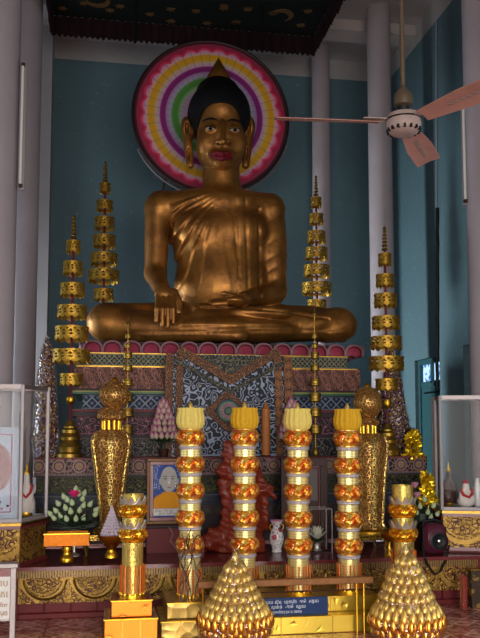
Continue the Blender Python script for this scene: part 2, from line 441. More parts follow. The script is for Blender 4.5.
# glitter cone wrap
g = G('glitter'); v1 = g.vor(34, 'F1', out='Color'); d = g.vor(34, 'F1')
c = g.mix(g.noise(30, 2).sm(.4, .6), '7a6a80', 'b08a34'); c = g.mix(g.noise(55, 2).gt(.54), c, '6a2a3a'); c = g.mix(g.noise(44, 2).gt(.62), c, 'f0f0f4')
M['glitter'] = g.set(c, .5, .25, bump=d, bs=1, bd=.03)
g = G('vase_paint'); d = g.vor(11, 'F1'); c = g.mix(d.lt(.28), 'ddd6d2', g.mix(g.noise(9, 1).gt(.5), 'b03050', '2a3a7a')); c = g.mix((g.noise(30, 1)-.5).ab().lt(.02), c, '7a3a4a')
M['vase_paint'] = g.set(c, 0, .2)
g = G('petal_foil'); n = g.noise(22, 2); c = g.mix(n.sm(.40, .6), 'eeb430', 'dc621c'); c = g.mix(g.noise(40, 2).gt(.6), c, 'f8dc90')
M['petal_foil'] = g.set(c, .75, .28, bump=g.noise(70, 2), bs=.6, bd=.01)
g = G('gold_petal_foil'); n = g.noise(22, 2); c = g.mix(n.sm(.40, .6), 'f4c038', 'd88414')
M['gold_petal_foil'] = g.set(c, .85, .2, bump=g.noise(70, 2), bs=.6, bd=.01)
g = G('dotted_gold'); u = ((g.z*46).fr()-.5).ab(); th = ((g.y.m('ARCTAN2', g.x)*6).fr()-.5).ab(); m = ((u*u+th*th).sq()).lt(.2)
M['dotted_gold'] = g.set(g.mix(m, 'e6cf86', '8a6a24'), .6, .32, bump=m, bs=.6, bd=-.005)
g = G('bud_gold'); c = g.mix(g.noise(30, 2), 'b8862c', 'f2d078'); M['bud_gold'] = g.set(c, .75, .4)
# ---------------------------------------------------------------- the hall
XR = 4.36; XL = -4.6; YB = 12.0; YF = -3.2; ZC = 7.42
def sbox(name, mat, *a, b=0):
    m = MB(); m.box(*a, b=b); return struct(m.build(name, mat))
sbox('floor', 'floor_tile', XL-.3, XR+.3, YF-6, YB+.3, -.2, 0)
sbox('ceiling', 'ceiling_paint', XL-.3, XR+.3, YF-.3, YB+.3, ZC, ZC+.2)
sbox('wall_back', 'teal_wall', XL-.3, XR+.3, YB, YB+.25, 0, ZC)
# right wall with two door openings
def wallpt(px, py):
    Y = 811*XR/(px-106); 
    for _ in range(8):
        Y *= XR/W(px, py, Y).x
    p = W(px, py, Y); p.x = XR-.02; return p
D1 = (wallpt(439.5, 357).y, wallpt(414.5, 357).y, wallpt(427, 358).z); D2 = (8.3, wallpt(463, 345).y, wallpt(466, 345).z)
m = MB()
for y0, y1, z0, z1 in ((YF, 5.2, 0, .9), (YF, 5.2, 3.2, ZC), (YF, -.8, .9, 3.2), (2.2, 3.0, .9, 3.2), (5.2, D2[0], 0, ZC), (D2[0], D2[1], D2[2], ZC), (D2[1], D1[0], 0, ZC), (D1[0], D1[1], D1[2], ZC), (D1[1], YB, 0, ZC)):
    m.box(XR, XR+.25, y0, y1, z0, z1)
struct(m.build('wall_right', 'teal_wall'))
m = MB()
for y0, y1, z0, z1 in ((YF, YB, 3.2, ZC), (YF, YB, 0, .8), (YF, 0, .8, 3.2), (2, 3.2, .8, 3.2), (5.2, 7.4, .8, 3.2), (9.6, 10.4, .8, 3.2), (11.7, YB, .8, 3.2)):
    m.box(XL-.25, XL, y0, y1, z0, z1)
struct(m.build('wall_left', 'teal_wall'))
m = MB()
for x0, x1, z0, z1 in ((XL, XR, 3.5, ZC), (XL, -3.6, 0, 3.5), (-1.5, -1.1, 0, 3.5), (1.7, 2.1, 0, 3.5), (3.9, XR, 0, 3.5)):
    m.box(x0, x1, YF-.25, YF, z0, z1)
struct(m.build('wall_front', 'white_paint'))
sbox('ceiling_beam', 'white_paint', XL, XR, 10.75, 11.1, ZC-.16, ZC+.01)
# doors in the right wall
def door(name, y0, y1, z1, mat, pane, zsplit):
    f = MB(); t = .07; x0, x1 = XR+.07, XR+.16
    f.box(x0-.02, x1, y0, y0+t, 0, z1); f.box(x0-.02, x1, y1-t, y1, 0, z1); f.box(x0-.02, x1, y0+t, y1-t, z1-t, z1)
    ym = (y0+y1)/2
    f.box(x0-.01, x1, y0+t, y1-t, zsplit-.04, zsplit+.03); f.box(x0-.01, x1, ym-.025, ym+.025, zsplit, z1-t)
    fr = struct(f.build(name, mat))
    for a, b in ((y0+t, ym-.01), (ym+.01, y1-t)):
        l = MB(); l.box(x0, x0+.04, a, b, .02, zsplit-.04); 
        for q in range(1, 4): l.box(x0-.012, x0, a+.01, b-.01, q*zsplit/4-.02, q*zsplit/4+.02)
        l.build('door_leaf', mat, fr)
    if pane:
        l = MB(); l.box(x0+.03, x0+.045, y0+t, y1-t, zsplit+.03, z1-t); l.build('window_pane', pane, fr)
        l = MB(); l.tube([(x0-.03, ym-.28, zsplit-.13), (x0-.03, ym+.2, zsplit-.13)], .012, 6); l.build('bolt_bar', 'black', fr)
    return fr
g = G('lit_pane'); n = g.noise(9, 2); c = g.mix(n.sm(.42, .58), '1c5aa0', 'b8dcf8')
M['lit_pane'] = g.set('203040', 0, .2, **{'Emission Color': c, 'Emission Strength': 1.6})
door('door_1', D1[0], D1[1], D1[2], 'teal_door', 'lit_pane', wallpt(427, 383).z)
sbox('door_2', 'dark_teal', XR+.10, XR+.16, D2[0], D2[1], 0, D2[2])
# columns
def column(cx, cy, r, mat='column_paint'):
    m = MB(); m.lathe([(r, 0), (r, ZC)], 40); 
    return struct(m.build('column', mat, None, (cx, cy, 0), smooth=40))
column(W(17, 200, 7.7).x-.24, 7.7, .24); column(W(39, 200, 10.0).x-.17, 10.0, .17)
m = MB(); m.box(W(49.5, 200, 11.6).x-.2, W(49.5, 200, 11.6).x, 11.6, 12, 0, ZC); struct(m.build('column', 'grey_paint'))
xr = W(470, 300, 7.7).x; column(xr+.16, 7.7, .16)
xr2 = (W(370, 300, 10.4).x+W(395, 300, 10.4).x)/2; column(xr2, 10.4, .162)
xr3 = (W(313, 300, 11.6).x+W(332, 300, 11.6).x)/2; column(xr3, 11.6, .137)
column(3.62, 3.0, .16); column(-1.9, 3.0, .2)
# fluorescent battens on the columns, unlit
def batten(px, py0, py1, Y, label):
    a = W(px, py1, Y); z1 = W(px, py0, Y).z
    t = thing('tube_light', label, 'light', (a.x, a.y, a.z))
    m = MB(); m.box(-.022, .022, 0, .035, 0, z1-a.z, b=.005); m.build('housing', 'frame_white', t)
    m = MB(); m.tube([(-.015, -.022, .05), (-.015, -.022, z1-a.z-.05)], .013, 8); m.build('tube', 'china', t)
    for zz in (.02, z1-a.z-.05):
        m = MB(); m.box(-.03, .005, -.035, 0, zz, zz+.03); m.build('socket', 'dark_wood', t)
batten(466, 90, 205, 7.5, 'unlit fluorescent tube fixed upright on the right-hand white column')
batten(22, 62, 190, 7.6, 'unlit fluorescent tube fixed upright on the left-hand white column')
# cable on right wall
t = MB(); t.tube([wallpt(438.5, y)+Vector((0, random.uniform(-.012, .012), 0)) for y in range(208, 400, 12)], .022, 6)
tag(t.build('wall_cable', 'black'), 'dark bundled cable running down the teal side wall', 'cable')
t = MB(); t.tube([wallpt(437.6, y) for y in (22, 90, 160, 209)], .008, 6)
tag(t.build('wall_conduit', 'grey_paint'), 'thin grey conduit climbing the teal wall above the dark cable', 'conduit')
# ---------------------------------------------------------------- canopy
def canopy():
    Yb = 10.3; xl = W(51, 38, Yb).x; xr = W(313, 50, Yb).x; zb = W(180, 46, Yb).z; zt = zb+.30; Yf = 7.3
    t = thing('canopy', 'dark green cloth canopy with gold stars, moon and black fringed edge hanging over the Buddha', 'canopy', (xl, Yf, zb))
    w = xr-xl; d = Yb-Yf; h = zt-zb
    m = MB(); m.box(0, w, 0, d, h-.02, h+.02); cl = m.build('cloth', 'canopy_green', t)
    def fr(name, p0, p1, nx, ny):
        m = MB(); L = math.hypot(p1[0]-p0[0], p1[1]-p0[1]); n = int(L/.035)
        rows = []
        for k in range(n+1):
            f = k/n; o = .012*math.sin(k*2.4); x = p0[0]+(p1[0]-p0[0])*f+nx*o; y = p0[1]+(p1[1]-p0[1])*f+ny*o
            drop = .0 if k % 2 else .035; drop += random.uniform(0, .012)
            rows.append([(x, y, h-.02), (x+nx*o, y+ny*o, h*.5), (x, y, drop), (x+nx*.02, y+ny*.02, drop), (x+nx*.02, y+ny*.02, h-.02)])
        m.loft(rows, cap=True, closed=True); m.build(name, 'plum_cloth', t, smooth=30)
    fr('fringe', (0, d), (w, d), 0, 1); fr('fringe', (0, 0), (0, d), 1, 0); fr('fringe', (w, 0), (w, d), 1, 0); fr('fringe', (0, 0), (w, 0), 0, 1)
    st = MB(); pts = []
    for k in range(12):
        a = PI/6*k; r = .065 if k % 2 == 0 else .03; pts.append((r*math.cos(a), r*math.sin(a)))
    st.hull2(pts, -.008, 0); star = st.build('star', 'star_gold', t, (.15, d-.2, h-.02))
    zc = zt-.02
    for px, py in ((45, 14), (70, 16), (84, 3), (110, 10), (171, 9), (171, 21), (196, 11), (207, 23), (224, 8), (236, 22), (224, 6), (248, 9), (273, 13), (308, 11), (301, 25), (236, 22), (52, 6), (120, 6), (150, 14)):
        Y = 811*(zc-1.5)/(434-py)
        for _ in range(6): Y *= (zc-1.5)/(W(px, py, Y).z-1.5)
        p = W(px, py, Y)
        if Y < Yb-.1 and xl+.1 < p.x < xr-.1: inst(star, t, (p.x-xl, p.y-Yf, h-.02), (0, 0, random.uniform(0, 1)))
    for k in range(26):
        inst(star, t, (.2+(k % 7)*.45+random.uniform(-.1, .1), .25+(k//7)*.42+random.uniform(-.1, .1), h-.02))
    mo = MB(); o = [(.15*math.cos(a), .15*math.sin(a)) for a in np.linspace(-2.0, 2.0, 20)]; i = [(-.06+.125*math.cos(a)*1.0, .125*math.sin(a)) for a in np.linspace(1.9, -1.9, 20)]
    mo.loft([[(x, y, -.008) for x, y in [o[k], i[19-k]]]+[(x, y, 0) for x, y in [i[19-k], o[k]]] for k in range(20)])
    for px, py, rz in ((282, 15, -1.1), (98, 1, 1.2)):
        Y = 9.5
        for _ in range(8): Y *= (zc-1.5)/(W(px, py, Y).z-1.5)
        p = W(px, py, Y); mo.build('moon', 'star_gold', t, (p.x-xl, p.y-Yf, h-.02)).rotation_euler.z = rz
    # cords from canopy
    for px, lo in ((262, 6.62), (136, 6.50)):
        p = W(px, 10, 9.6); z0 = min(lo, zt-.05)-.25
        c = MB(); 
        for k in range(9): c.box(-.03+.02*(k % 2), .03-.02*((k+1) % 2), -.006, .006, (zc-z0)*k/9, (zc-z0)*(k+.8)/9)
        c.tube([(0, 0, 0), (0, 0, zc-z0)], .01, 6)
        tag(c.build('hanging_chain', 'black', None, (p.x, p.y, z0)), 'dark ornamental chain hanging under the canopy, %s' % ('the one above the halo' if px > 200 else 'the one left of the halo'), 'chain')
    for x in (.05, w-.05):
        for y in (.05, d-.05):
            c = MB(); c.tube([(x, y, h), (x, y, ZC-zb)], .008, 6); c.build('hanging_wire', 'black', t)
canopy()
# ---------------------------------------------------------------- halo
def halo():
    Y = 10.0; c = W(211.7, 116.5, Y)
    t = thing('halo', 'large round halo with pink scalloped, yellow, purple and green rings behind the Buddha head', 'halo', tuple(c))
    m = MB(); R = .985; n = 96
    rings = [[(r*math.cos(2*PI*i/n), y, r*math.sin(2*PI*i/n)) for i in range(n)] for r, y in ((R, 0), (R, .03), (.02, .03))]
    vs = [(0, 0, 0)]+[(r*math.cos(2*PI*i/n), 0, r*math.sin(2*PI*i/n)) for r in (R*.5, R) for i in range(n)]
    f = [(0, 1+i, 1+(i+1) % n) for i in range(n)]+[(1+i, 1+n+i, 1+n+(i+1) % n, 1+(i+1) % n) for i in range(n)]
    m.add(vs, f); m.loft(rings, cap=False); m.build('disc', 'halo_disc', t)
    m = MB(); pts = [(math.cos(2*PI*i/n)*(R+.015), .015, math.sin(2*PI*i/n)*(R+.015)) for i in range(n+1)]
    m.tube(pts, .022, 8); m.build('rim', 'dark_maroon', t, smooth=40)
    m = MB(); m.tube([(math.cos(a)*(R+.06), .05, math.sin(a)*(R+.06)) for a in np.linspace(PI*1.15, PI*1.9, 40)], .012, 6)
    for a in (PI*1.15, PI*1.4, PI*1.65, PI*1.9): m.tube([(math.cos(a)*(R+.06), .05, math.sin(a)*(R+.06)), (math.cos(a)*(R-.05), .04, math.sin(a)*(R-.05))], .012, 6)
    m.build('bracket', 'aluminium', t, smooth=40)
    m = MB(); [m.tube([(x, .03, z), (x, YB-Y-.003, z)], .02, 6) for x in (-.5, .5) for z in (-.45, .45)]; m.build('wall_bracket', 'dark_wood', t)
halo()
# ---------------------------------------------------------------- ceiling fan
def fan():
    Y = 4.0; c = W(403.5, 121, Y)
    t = thing('ceiling_fan', 'old three-bladed pinkish ceiling fan hanging on a long rod at upper right', 'fan', tuple(c))
    k = mpp(403, Y)
    m = MB(); m.lathe([(.02, -.075), (.062, -.072), (.085, -.055), (.092, -.03), (.094, .012), (.088, .03), (.06, .04), (.03, .045)], 36); m.build('motor_housing', 'fan_hub', t, smooth=35)
    m = MB(); m.lathe([(.0955, -.002), (.0955, .006)], 36); m.build('rubber_band', 'black', t)
    for i in range(16):
        m = MB(); m.box(.066, .092, -.006, .006, -.062, -.045); o = m.build('vent', 'black', t); o.rotation_euler.z = i*PI/8+.1
        if i >= 15: break
    m = MB(); m.lathe([(.03, .04), (.035, .075), (.022, .08)], 20); m.build('coupling', 'black_rubber', t, smooth=30)
    m = MB(); m.lathe([(.024, .075), (.05, .085), (.052, .12), (.042, .155), (.02, .175), (.012, .20)], 24); m.build('canopy_cup', 'fan_brass', t, smooth=35)
    m = MB(); m.tube([(0, 0, .17), (0, 0, ZC-c.z)], .013, 10); m.build('rod', 'fan_brass', t, smooth=40)
    for a in (176, 56.5, -63.5):
        e = MB(); n = 8; top = []; L0, L1 = .13, .69
        rings = []
        for q in range(n+1):
            f = q/n; x = L0+(L1-L0)*f; w = .045+.025*min(1, f*2); 
            if q == n: w *= .96
            r = []
            for s_, zz in ((-1, .004), (0, .012), (1, .004), (1, 0), (0, .008), (-1, 0)):
                r.append((x, s_*w, zz-s_*w*.30-.004))
            rings.append(r)
        e.loft(rings); b = e.build('blade', 'fan_paint', t, (0, 0, -.01), smooth=30); b.rotation_euler.z = math.radians(a)
        e = MB(); e.box(.07, .22, -.018, .018, .012, .018); e.box(.07, .09, -.03, .03, -.005, .018)
        h = e.build('blade_iron', 'fan_hub', b)
        e = MB(); 
        for q in range(7): e.box(.30+q*.042, .326+q*.042, -.012, .012, -.0035, -.001)
        e.build('blade_marking', 'fan_hub', b)
fan()
# ---------------------------------------------------------------- the Buddha
BY = 9.3
def c3(px, py, dy=0): return np.array(W(px, py, BY+dy))
def body_sdf(P):
    # torso as stacked ellipsoids
    d = s_ell(P, c3(223, 285, .05), (.56, .42, .62))
    d = smin(d, s_ell(P, c3(222, 238, .05), (.60, .38, .52)), .12)
    d = smin(d, s_cap(P, c3(161, 207, .02), c3(269, 209, .02), .19, .19), .10)
    d = smin(d, s_ell(P, c3(221, 205, 0), (.52, .30, .20)), .10)
    d = smin(d, s_ell(P, c3(197, 228, -.20), (.25, .13, .17)), .12)
    d = smin(d, s_ell(P, c3(243, 228, -.20), (.25, .13, .17)), .12)
    d = smin(d, s_cap(P, c3(222, 198, .03), c3(221, 168, 0), .235, .215), .06)
    # right arm (left in the picture)
    a = s_cap(P, c3(158, 210, .0), c3(155.5, 274, -.02), .155, .125)
    a = smin(a, s_cap(P, c3(155.5, 274, -.02), c3(159.5, 286, -.42), .12, .095), .05)
    d = smin(d, a, .045)
    # left arm under the robe
    b = s_cap(P, c3(271, 211, .0), c3(275, 288, -.05), .155, .14)
    b = smin(b, s_ell(P, c3(266, 250, .05), (.24, .2, .6)), .08)
    b = smin(b, s_cap(P, c3(276, 293, -.08), c3(243, 300, -.50), .12, .075), .06)
    d = smin(d, b, .05)
    # legs
    L = s_cap(P, c3(200, 322, .05), c3(106, 321, -.20), .23, .20)
    L = smin(L, s_cap(P, c3(245, 322, .05), c3(340, 324, -.20), .23, .19), .08)
    L = smin(L, s_cap(P, c3(106, 324, -.22), c3(235, 334, -.66), .19, .125), .07)
    L = smin(L, s_cap(P, c3(342, 326, -.22), c3(200, 320, -.52), .18, .13), .04)
    L = smin(L, s_ell(P, c3(225, 330, -.35), (.85, .40, .16)), .05)
    L = smin(L, s_ell(P, c3(262, 313, -.55), (.36, .12, .08)), .04)
    d = smin(d, L, .05)
    # flat lap and base
    d = smax(d, (c3(223, 343.5, -.3)[2])-P[..., 2], .02)
    return d
def hand_r(P):
    d = s_ell(P, c3(165, 295, -.64), (.115, .075, .095))
    d = smin(d, s_cap(P, c3(158, 281, -.36), c3(163, 291, -.58), .10, .085), .04)
    for x0, x1, y1, r in ((157.2, 156.6, 321, .0285), (162.6, 162.3, 325.5, .030), (168.0, 168.0, 326.5, .030), (173.3, 173.5, 323, .028)):
        d = smin(d, s_cap(P, c3(x0+.6, 297, -.68), c3(x0, 309, -.80), r, r), .008)
        d = smin(d, s_cap(P, c3(x0, 309, -.80), c3(x1, y1, -.80), r, r*.78), .006)
    d = smin(d, s_cap(P, c3(174, 292, -.62), c3(179.5, 302, -.70), .042, .034), .02)
    d = smin(d, s_cap(P, c3(179.5, 302, -.70), c3(179.5, 312, -.75), .034, .024), .01)
    return d
def hand_l(P):
    d = s_ell(P, c3(234, 301, -.60), (.13, .12, .045))
    d = smin(d, s_cap(P, c3(246, 300, -.48), c3(238, 301, -.58), .075, .06), .04)
    for k, (dy, py, x1) in enumerate(((-.72, 303, 213), (-.66, 302, 211), (-.60, 301, 211), (-.54, 300, 213))):
        d = smin(d, s_cap(P, c3(226, py, dy), c3(x1, py+1, dy), .034, .024), .01)
    d = smin(d, s_cap(P, c3(236, 297, -.52), c3(224, 293.5, -.60), .038, .026), .015)
    return d
def all_body(P): return body_sdf(P)
a_, b_ = W(148, 330, BY-.8), W(184, 276, BY-.5)
hr = surface(hand_r, (a_.x-.06, BY-.92, a_.z-.03), (b_.x+.06, BY-.24, b_.z+.12), .0095)
a_, b_ = W(206, 309, BY-.7), W(256, 288, BY-.5)
hl = surface(hand_l, (a_.x-.06, BY-.80, a_.z-.06), (b_.x+.06, BY-.36, b_.z+.08), .0095)
lo = W(84, 345, BY-.9); lo = (W(84, 345, BY).x-.02, BY-1.02, W(84, 345, BY-.9).z-.06); hi = (W(366, 300, BY).x+.02, BY+.62, W(220, 166, BY).z)
V, Q = surface(all_body, lo, hi, .018)
# robe folds: press grooves and ridges into the surface
def folds(V):
    pp = proj(V); x, y = pp[:, 0], pp[:, 1]
    fr = np.clip((BY+.1-V[:, 1])/.1, 0, 1)           # front half only
    ax, ay = 229, 186
    ang = np.degrees(np.arctan2(y-ay, ax-x)); rr = np.hypot(x-ax, y-ay)
    amp = np.zeros(len(V))
    m1 = (ang > 18) & (ang < 96) & (y < 300) & (x > 171)
    w = np.sin(np.clip((ang-18)/78, 0, 1)*PI)**.35
    ph = ((ang-18)/78*9.0+.5*np.sin(rr*.045)) % 1.0; k = ph**1.5-(np.clip((ph-.86)/.14, 0, 1)**2)*1.0
    amp += np.where(m1, (k*.05*np.clip((74-ang)/22, .12, 1)+.012)*np.clip(rr/70, .15, 1)*np.clip((300-y)/10, 0, 1), 0)
    # the hanging edge of the robe over the left side
    e = x-(236+ (y-200)*.03); m2 = (y > 196) & (y < 300)
    amp += np.where(m2, .016*np.clip(e/1.6, 0, 1)*np.clip((262-x)/12, 0, 1)-.012*np.exp(-((e-9)/1.2)**2), 0)
    # wrinkles over the left upper arm
    m3 = (x > 258) & (y > 205) & (y < 298)
    q = (y+(x-275)*.55); k3 = np.abs(np.sin(q*.20+.9*np.sin(q*.07)))**.5
    amp += np.where(m3, (k3-.6)*.010*np.clip((x-258)/5, 0, 1), 0)
    e3 = x-(259+(y-215)*.02); amp -= np.where(m3 & (y > 208), .028*np.exp(-(e3/1.6)**2), 0)
    # neck line of the robe
    # hems over the legs
    hem = y-(333-.012*(x-120)); m4 = (x > 132) & (x < 345) & (y > 306)
    amp += np.where(m4, .016*np.clip(hem/1.0, 0, 1)*np.clip((x-132)/10, 0, 1), 0)
    h2 = y-(309+(x-262)*.10+((x-262)/60)**2*3); amp += np.where((x > 200) & (x < 330) & (y > 304), -.02*np.exp(-(h2/1.3)**2), 0)
    h3 = y-(326-(x-250)*.02); amp += np.where((x > 180) & (x < 300), -.012*np.exp(-(h3/1.2)**2), 0)
    for (kx, s) in ((325, -1),):
        amp += np.where((x > 290) & (x < 350) & (y > 303), .012*np.sin((x*.5+y*.8)*.35)*np.exp(-((x-kx)/18)**2), 0)
    return amp*fr
def vnormals(V, Q):
    n = np.cross(V[Q[:, 2]]-V[Q[:, 0]], V[Q[:, 3]]-V[Q[:, 1]]); N = np.zeros_like(V)
    for i in range(4): np.add.at(N, Q[:, i], n)
    return N/np.maximum(np.linalg.norm(N, axis=1, keepdims=True), 1e-9)
V = V+vnormals(V, Q)*folds(V)[:, None]
HC = (219, 118)
def head_sdf(P):
    d = s_ell(P, c3(219.5, 117, 0), (.315, .40, .36))
    d = smin(d, s_ell(P, c3(220.5, 143, -.10), (.285, .30, .34)), .08)
    d = smin(d, s_ell(P, c3(222, 164, -.27), (.10, .09, .07)), .07)
    for x in (204.5, 239.5): d = smin(d, s_ell(P, c3(x, 143, -.25), (.07, .09, .12)), .09)
    d = smin(d, s_ell(P, c3(220, 155, -.10), (.255, .26, .17)), .08)
    d = smin(d, s_cap(P, c3(221, 162, .02), c3(221.5, 190, .03), .215, .215), .05)
    for x, s in ((211, 1), (234.5, -1)):
        d = smax(d, -s_ell(P, c3(x, 128.5, -.47), (.092, .085, .042)), .035)
        d = smin(d, s_ell(P, c3(x, 129.5, -.335), (.072, .065, .045)), .015)
    d = smin(d, s_cap(P, c3(223, 122, -.39), c3(223, 141.5, -.49), .026, .040), .03)
    for x in (217.8, 228.4): d = smin(d, s_ell(P, c3(x, 142.2, -.44), (.036, .05, .026)), .035)
    d = smin(d, s_ell(P, c3(222, 156, -.345), (.15, .07, .06)), .06)
    d = smax(d, -s_cap(P, c3(222, 160.5, -.485), c3(222, 161.5, -.49), .03, .03), .03)
    return d
lo = (W(190, 118, BY).x-.1, BY-.62, W(220, 186, BY).z); hi = (W(252, 118, BY).x+.05, BY+.45, W(220, 80, BY).z)
V2, Q2 = surface(head_sdf, lo, hi, .011)
def ear_sdf(P, x0, s):
    d = s_ell(P, c3(x0-.5*s, 127, .0), (.062, .09, .125))
    d = smin(d, s_cap(P, c3(x0+.6*s, 134, -.01), c3(x0+3.8*s, 165, -.04), .058, .046), .02)
    d = smax(d, -s_ell(P, c3(x0+.5*s, 127.5, -.085), (.022, .05, .075)), .015)
    d = smax(d, -s_ell(P, c3(x0+2.4*s, 153, -.085), (.016, .05, .085)), .01)
    return smin(d, s_ell(P, c3(x0+4.5*s, 132, .02), (.05, .08, .1)), .02)
ears = []
for x0, s in ((186.5, 1), (249.5, -1)):
    a, b = W(x0, 127, BY).x-.12, W(x0, 127, BY).x+.14
    if s < 0: a, b = a-.05, b
    ears.append(surface(lambda P: ear_sdf(P, x0, s), (a, BY-.15, W(186, 171, BY).z), (b, BY+.18, W(186, 112, BY).z), .011))
base = c3(223, 343.5, -.2); base = (float(base[0]), BY, float(W(223, 343.5, BY-.5).z))
bud = thing('buddha_statue', 'giant seated golden Buddha statue with black hair and red lips, robe over one shoulder', 'statue', base)
parts = [(V, Q), (V2, Q2), hr, hl]+ears
VV = []; QQ = []; off = 0
for v, q in parts: VV.append(v); QQ.append(q+off); off += len(v)
np_obj('body', np.concatenate(VV), np.concatenate(QQ), ['gilded'], bud, base)
def hair_sdf(P):
    d = s_ell(P, c3(219, 115.5, .01), (.375, .435, .395))
    d = smin(d, s_ell(P, c3(218, 93.5, .06), (.262, .27, .185)), .035)
    q = np.abs((P-c3(221.8, 146, -.5))/np.array([.305, .52, .545])); win = ((q**2.9).sum(-1)**(1/2.9)-1)*.3
    d = smax(d, -win, .015)
    d = smax(d, c3(220, 150, 0)[2]-P[..., 2], .02)
    return d
V3, Q3 = surface(hair_sdf, (W(180, 118, BY).x-.02, BY-.45, W(220, 153, BY).z), (W(258, 118, BY).x+.02, BY+.5, W(220, 74, BY).z), .013)
np_obj('hair', V3, Q3, ['hair_black'], bud, base)
m = MB(); p0 = W(218.5, 81, BY+.06); z1 = W(218.5, 58, BY+.06).z; h = z1-p0.z
m.lathe([(.15, 0), (.145, h*.12), (.11, h*.35), (.065, h*.62), (.028, h*.86), (.004, h)], 28)
m.build('flame_finial', 'gilded', bud, tuple(Vector(p0)-Vector(base)), smooth=40)
def lips(P):
    d = 9
    pts = [(209, 155.8, -.355, .012), (216.5, 152.6, -.42, .024), (221.8, 153.8, -.435, .024), (227, 152.9, -.42, .024), (233.8, 156.6, -.355, .012)]
    for a, b in zip(pts, pts[1:]):
        q = s_cap(P, c3(*a[:3]), c3(*b[:3]), a[3], b[3]); d = q if isinstance(d, int) else smin(d, q, .01)
    e = s_cap(P, c3(212, 156.8, -.375), c3(222, 158.2, -.42), .02, .034); e = smin(e, s_cap(P, c3(222, 158.2, -.42), c3(231.5, 157.2, -.375), .034, .02), .01)
    return np.minimum(d, e)
a = W(206, 160, BY-.4); b = W(238, 150, BY-.4)
V4, Q4 = surface(lips, (a.x-.05, BY-.56, a.z-.09), (b.x+.05, BY-.28, b.z+.07), .007)
np_obj('lips', V4, Q4, ['lip_red'], bud, base)
# painted eyes and brows laid on the face surface
from mathutils.bvhtree import BVHTree
bv = BVHTree.FromPolygons([tuple(p) for p in V2], [tuple(q) for q in Q2])
def onface(px, py, lift):
    o = Vector((0, 0, CAMH)); d = (W(px, py, BY)-o).normalized(); h = bv.ray_cast(o, d)
    p = h[0] if h[0] else W(px, py, BY-.38)
    return p-d*lift
def decal2(name, mat, top, bot, lift):
    K = 5; n = len(top); rows = []
    for lf in (lift+.003, -.006):
        rows.append([[onface(a[0]+(b[0]-a[0])*k/(K-1), a[1]+(b[1]-a[1])*k/(K-1), lf)-Vector(base) for a, b in zip(top, bot)] for k in range(K)])
    V = [p for R in rows for r in R for p in r]; N = K*n; f = []
    for k in range(K-1):
        for i in range(n-1):
            q = (k*n+i, k*n+i+1, (k+1)*n+i+1, (k+1)*n+i); f += [q, tuple(N+x for x in q[::-1])]
    ed = [i for i in range(n)]+[k*n+n-1 for k in range(1, K)]+[(K-1)*n+i for i in range(n-2, -1, -1)]+[k*n for k in range(K-2, 0, -1)]
    f += [(ed[i], N+ed[i], N+ed[(i+1) % len(ed)], ed[(i+1) % len(ed)]) for i in range(len(ed))]
    m = MB(); m.add(V, f); return m.build(name, mat, bud)
def decal(name, mat, top, bot, lift=.004):
    return decal2(name, mat, top, bot, lift)
    m = MB(); n = len(top); r = [onface(*p, lift) for p in top]+[onface(*p, lift) for p in bot]
    rb = [onface(*p, -.008) for p in top]+[onface(*p, -.008) for p in bot]
    f = [(i, i+1, n+i+1, n+i) for i in range(n-1)]; m.add([p-Vector(base) for p in r], f)
    N = 2*n; m2 = m.add([p-Vector(base) for p in rb], [(i, n+i, n+i+1, i+1) for i in range(n-1)])
    edge = list(range(n))+list(range(2*n-1, n-1, -1))
    vs = [p-Vector(base) for p in r]+[p-Vector(base) for p in rb]
    m.add(vs, [(edge[i], edge[(i+1) % len(edge)], N+edge[(i+1) % len(edge)], N+edge[i]) for i in range(len(edge))])
    return m.build(name, mat, bud)
for cx, s in ((210.2, 1), (234.8, -1)):
    ey = 0 if s > 0 else 1.4
    xs = np.linspace(-5.4, 5.4, 11); up = [2.0*(1-(x/5.4)**2)**.7 for x in xs]; tl = [.06*x for x in xs]
    decal('eye', 'eye_white', [(cx+x, ey+t_+128.7-u*.8) for x, u, t_ in zip(xs, up, tl)], [(cx+x, ey+t_+128.9+u*.75) for x, u, t_ in zip(xs, up, tl)], .004)
    xs2 = np.linspace(-2.0, 2.0, 7)
    decal('pupil', 'eye_black', [(cx+.3+x, ey+128.7-1.5*(1-(min(1, abs(x/2.0)))**2)**.5) for x in xs2], [(cx+.3+x, ey+128.7+1.5*(1-(min(1, abs(x/2.0)))**2)**.5) for x in xs2], .008)
    decal('eyelash', 'eye_black', [(cx+x, ey+t_+128.2-u*.9-.3) for x, u, t_ in zip(xs*1.08, up, tl)], [(cx+x, ey+t_+128.8-u*.85) for x, u, t_ in zip(xs*1.05, up, tl)], .006)
    bx = ((201.5, 122), (204.5, 119.2), (208, 117.7), (211.5, 117.4), (215, 118.3), (218.5, 120.6)) if s > 0 else ((227, 121.4), (230, 119.2), (233.5, 118.6), (237, 119.4), (240.5, 121.4), (243.5, 124.8))
    bt = []
    for (xa, ya), (xb, yb) in zip(bx, bx[1:]): bt += [(xa, ya), ((xa+xb)/2, (ya+yb)/2-.15)]
    bt.append(bx[-1]); n_ = len(bt)
    decal('eyebrow', 'eye_black', bt, [(x, y+.6+1.7*math.sin(PI*i/(n_-1))) for i, (x, y) in enumerate(bt)], .005)
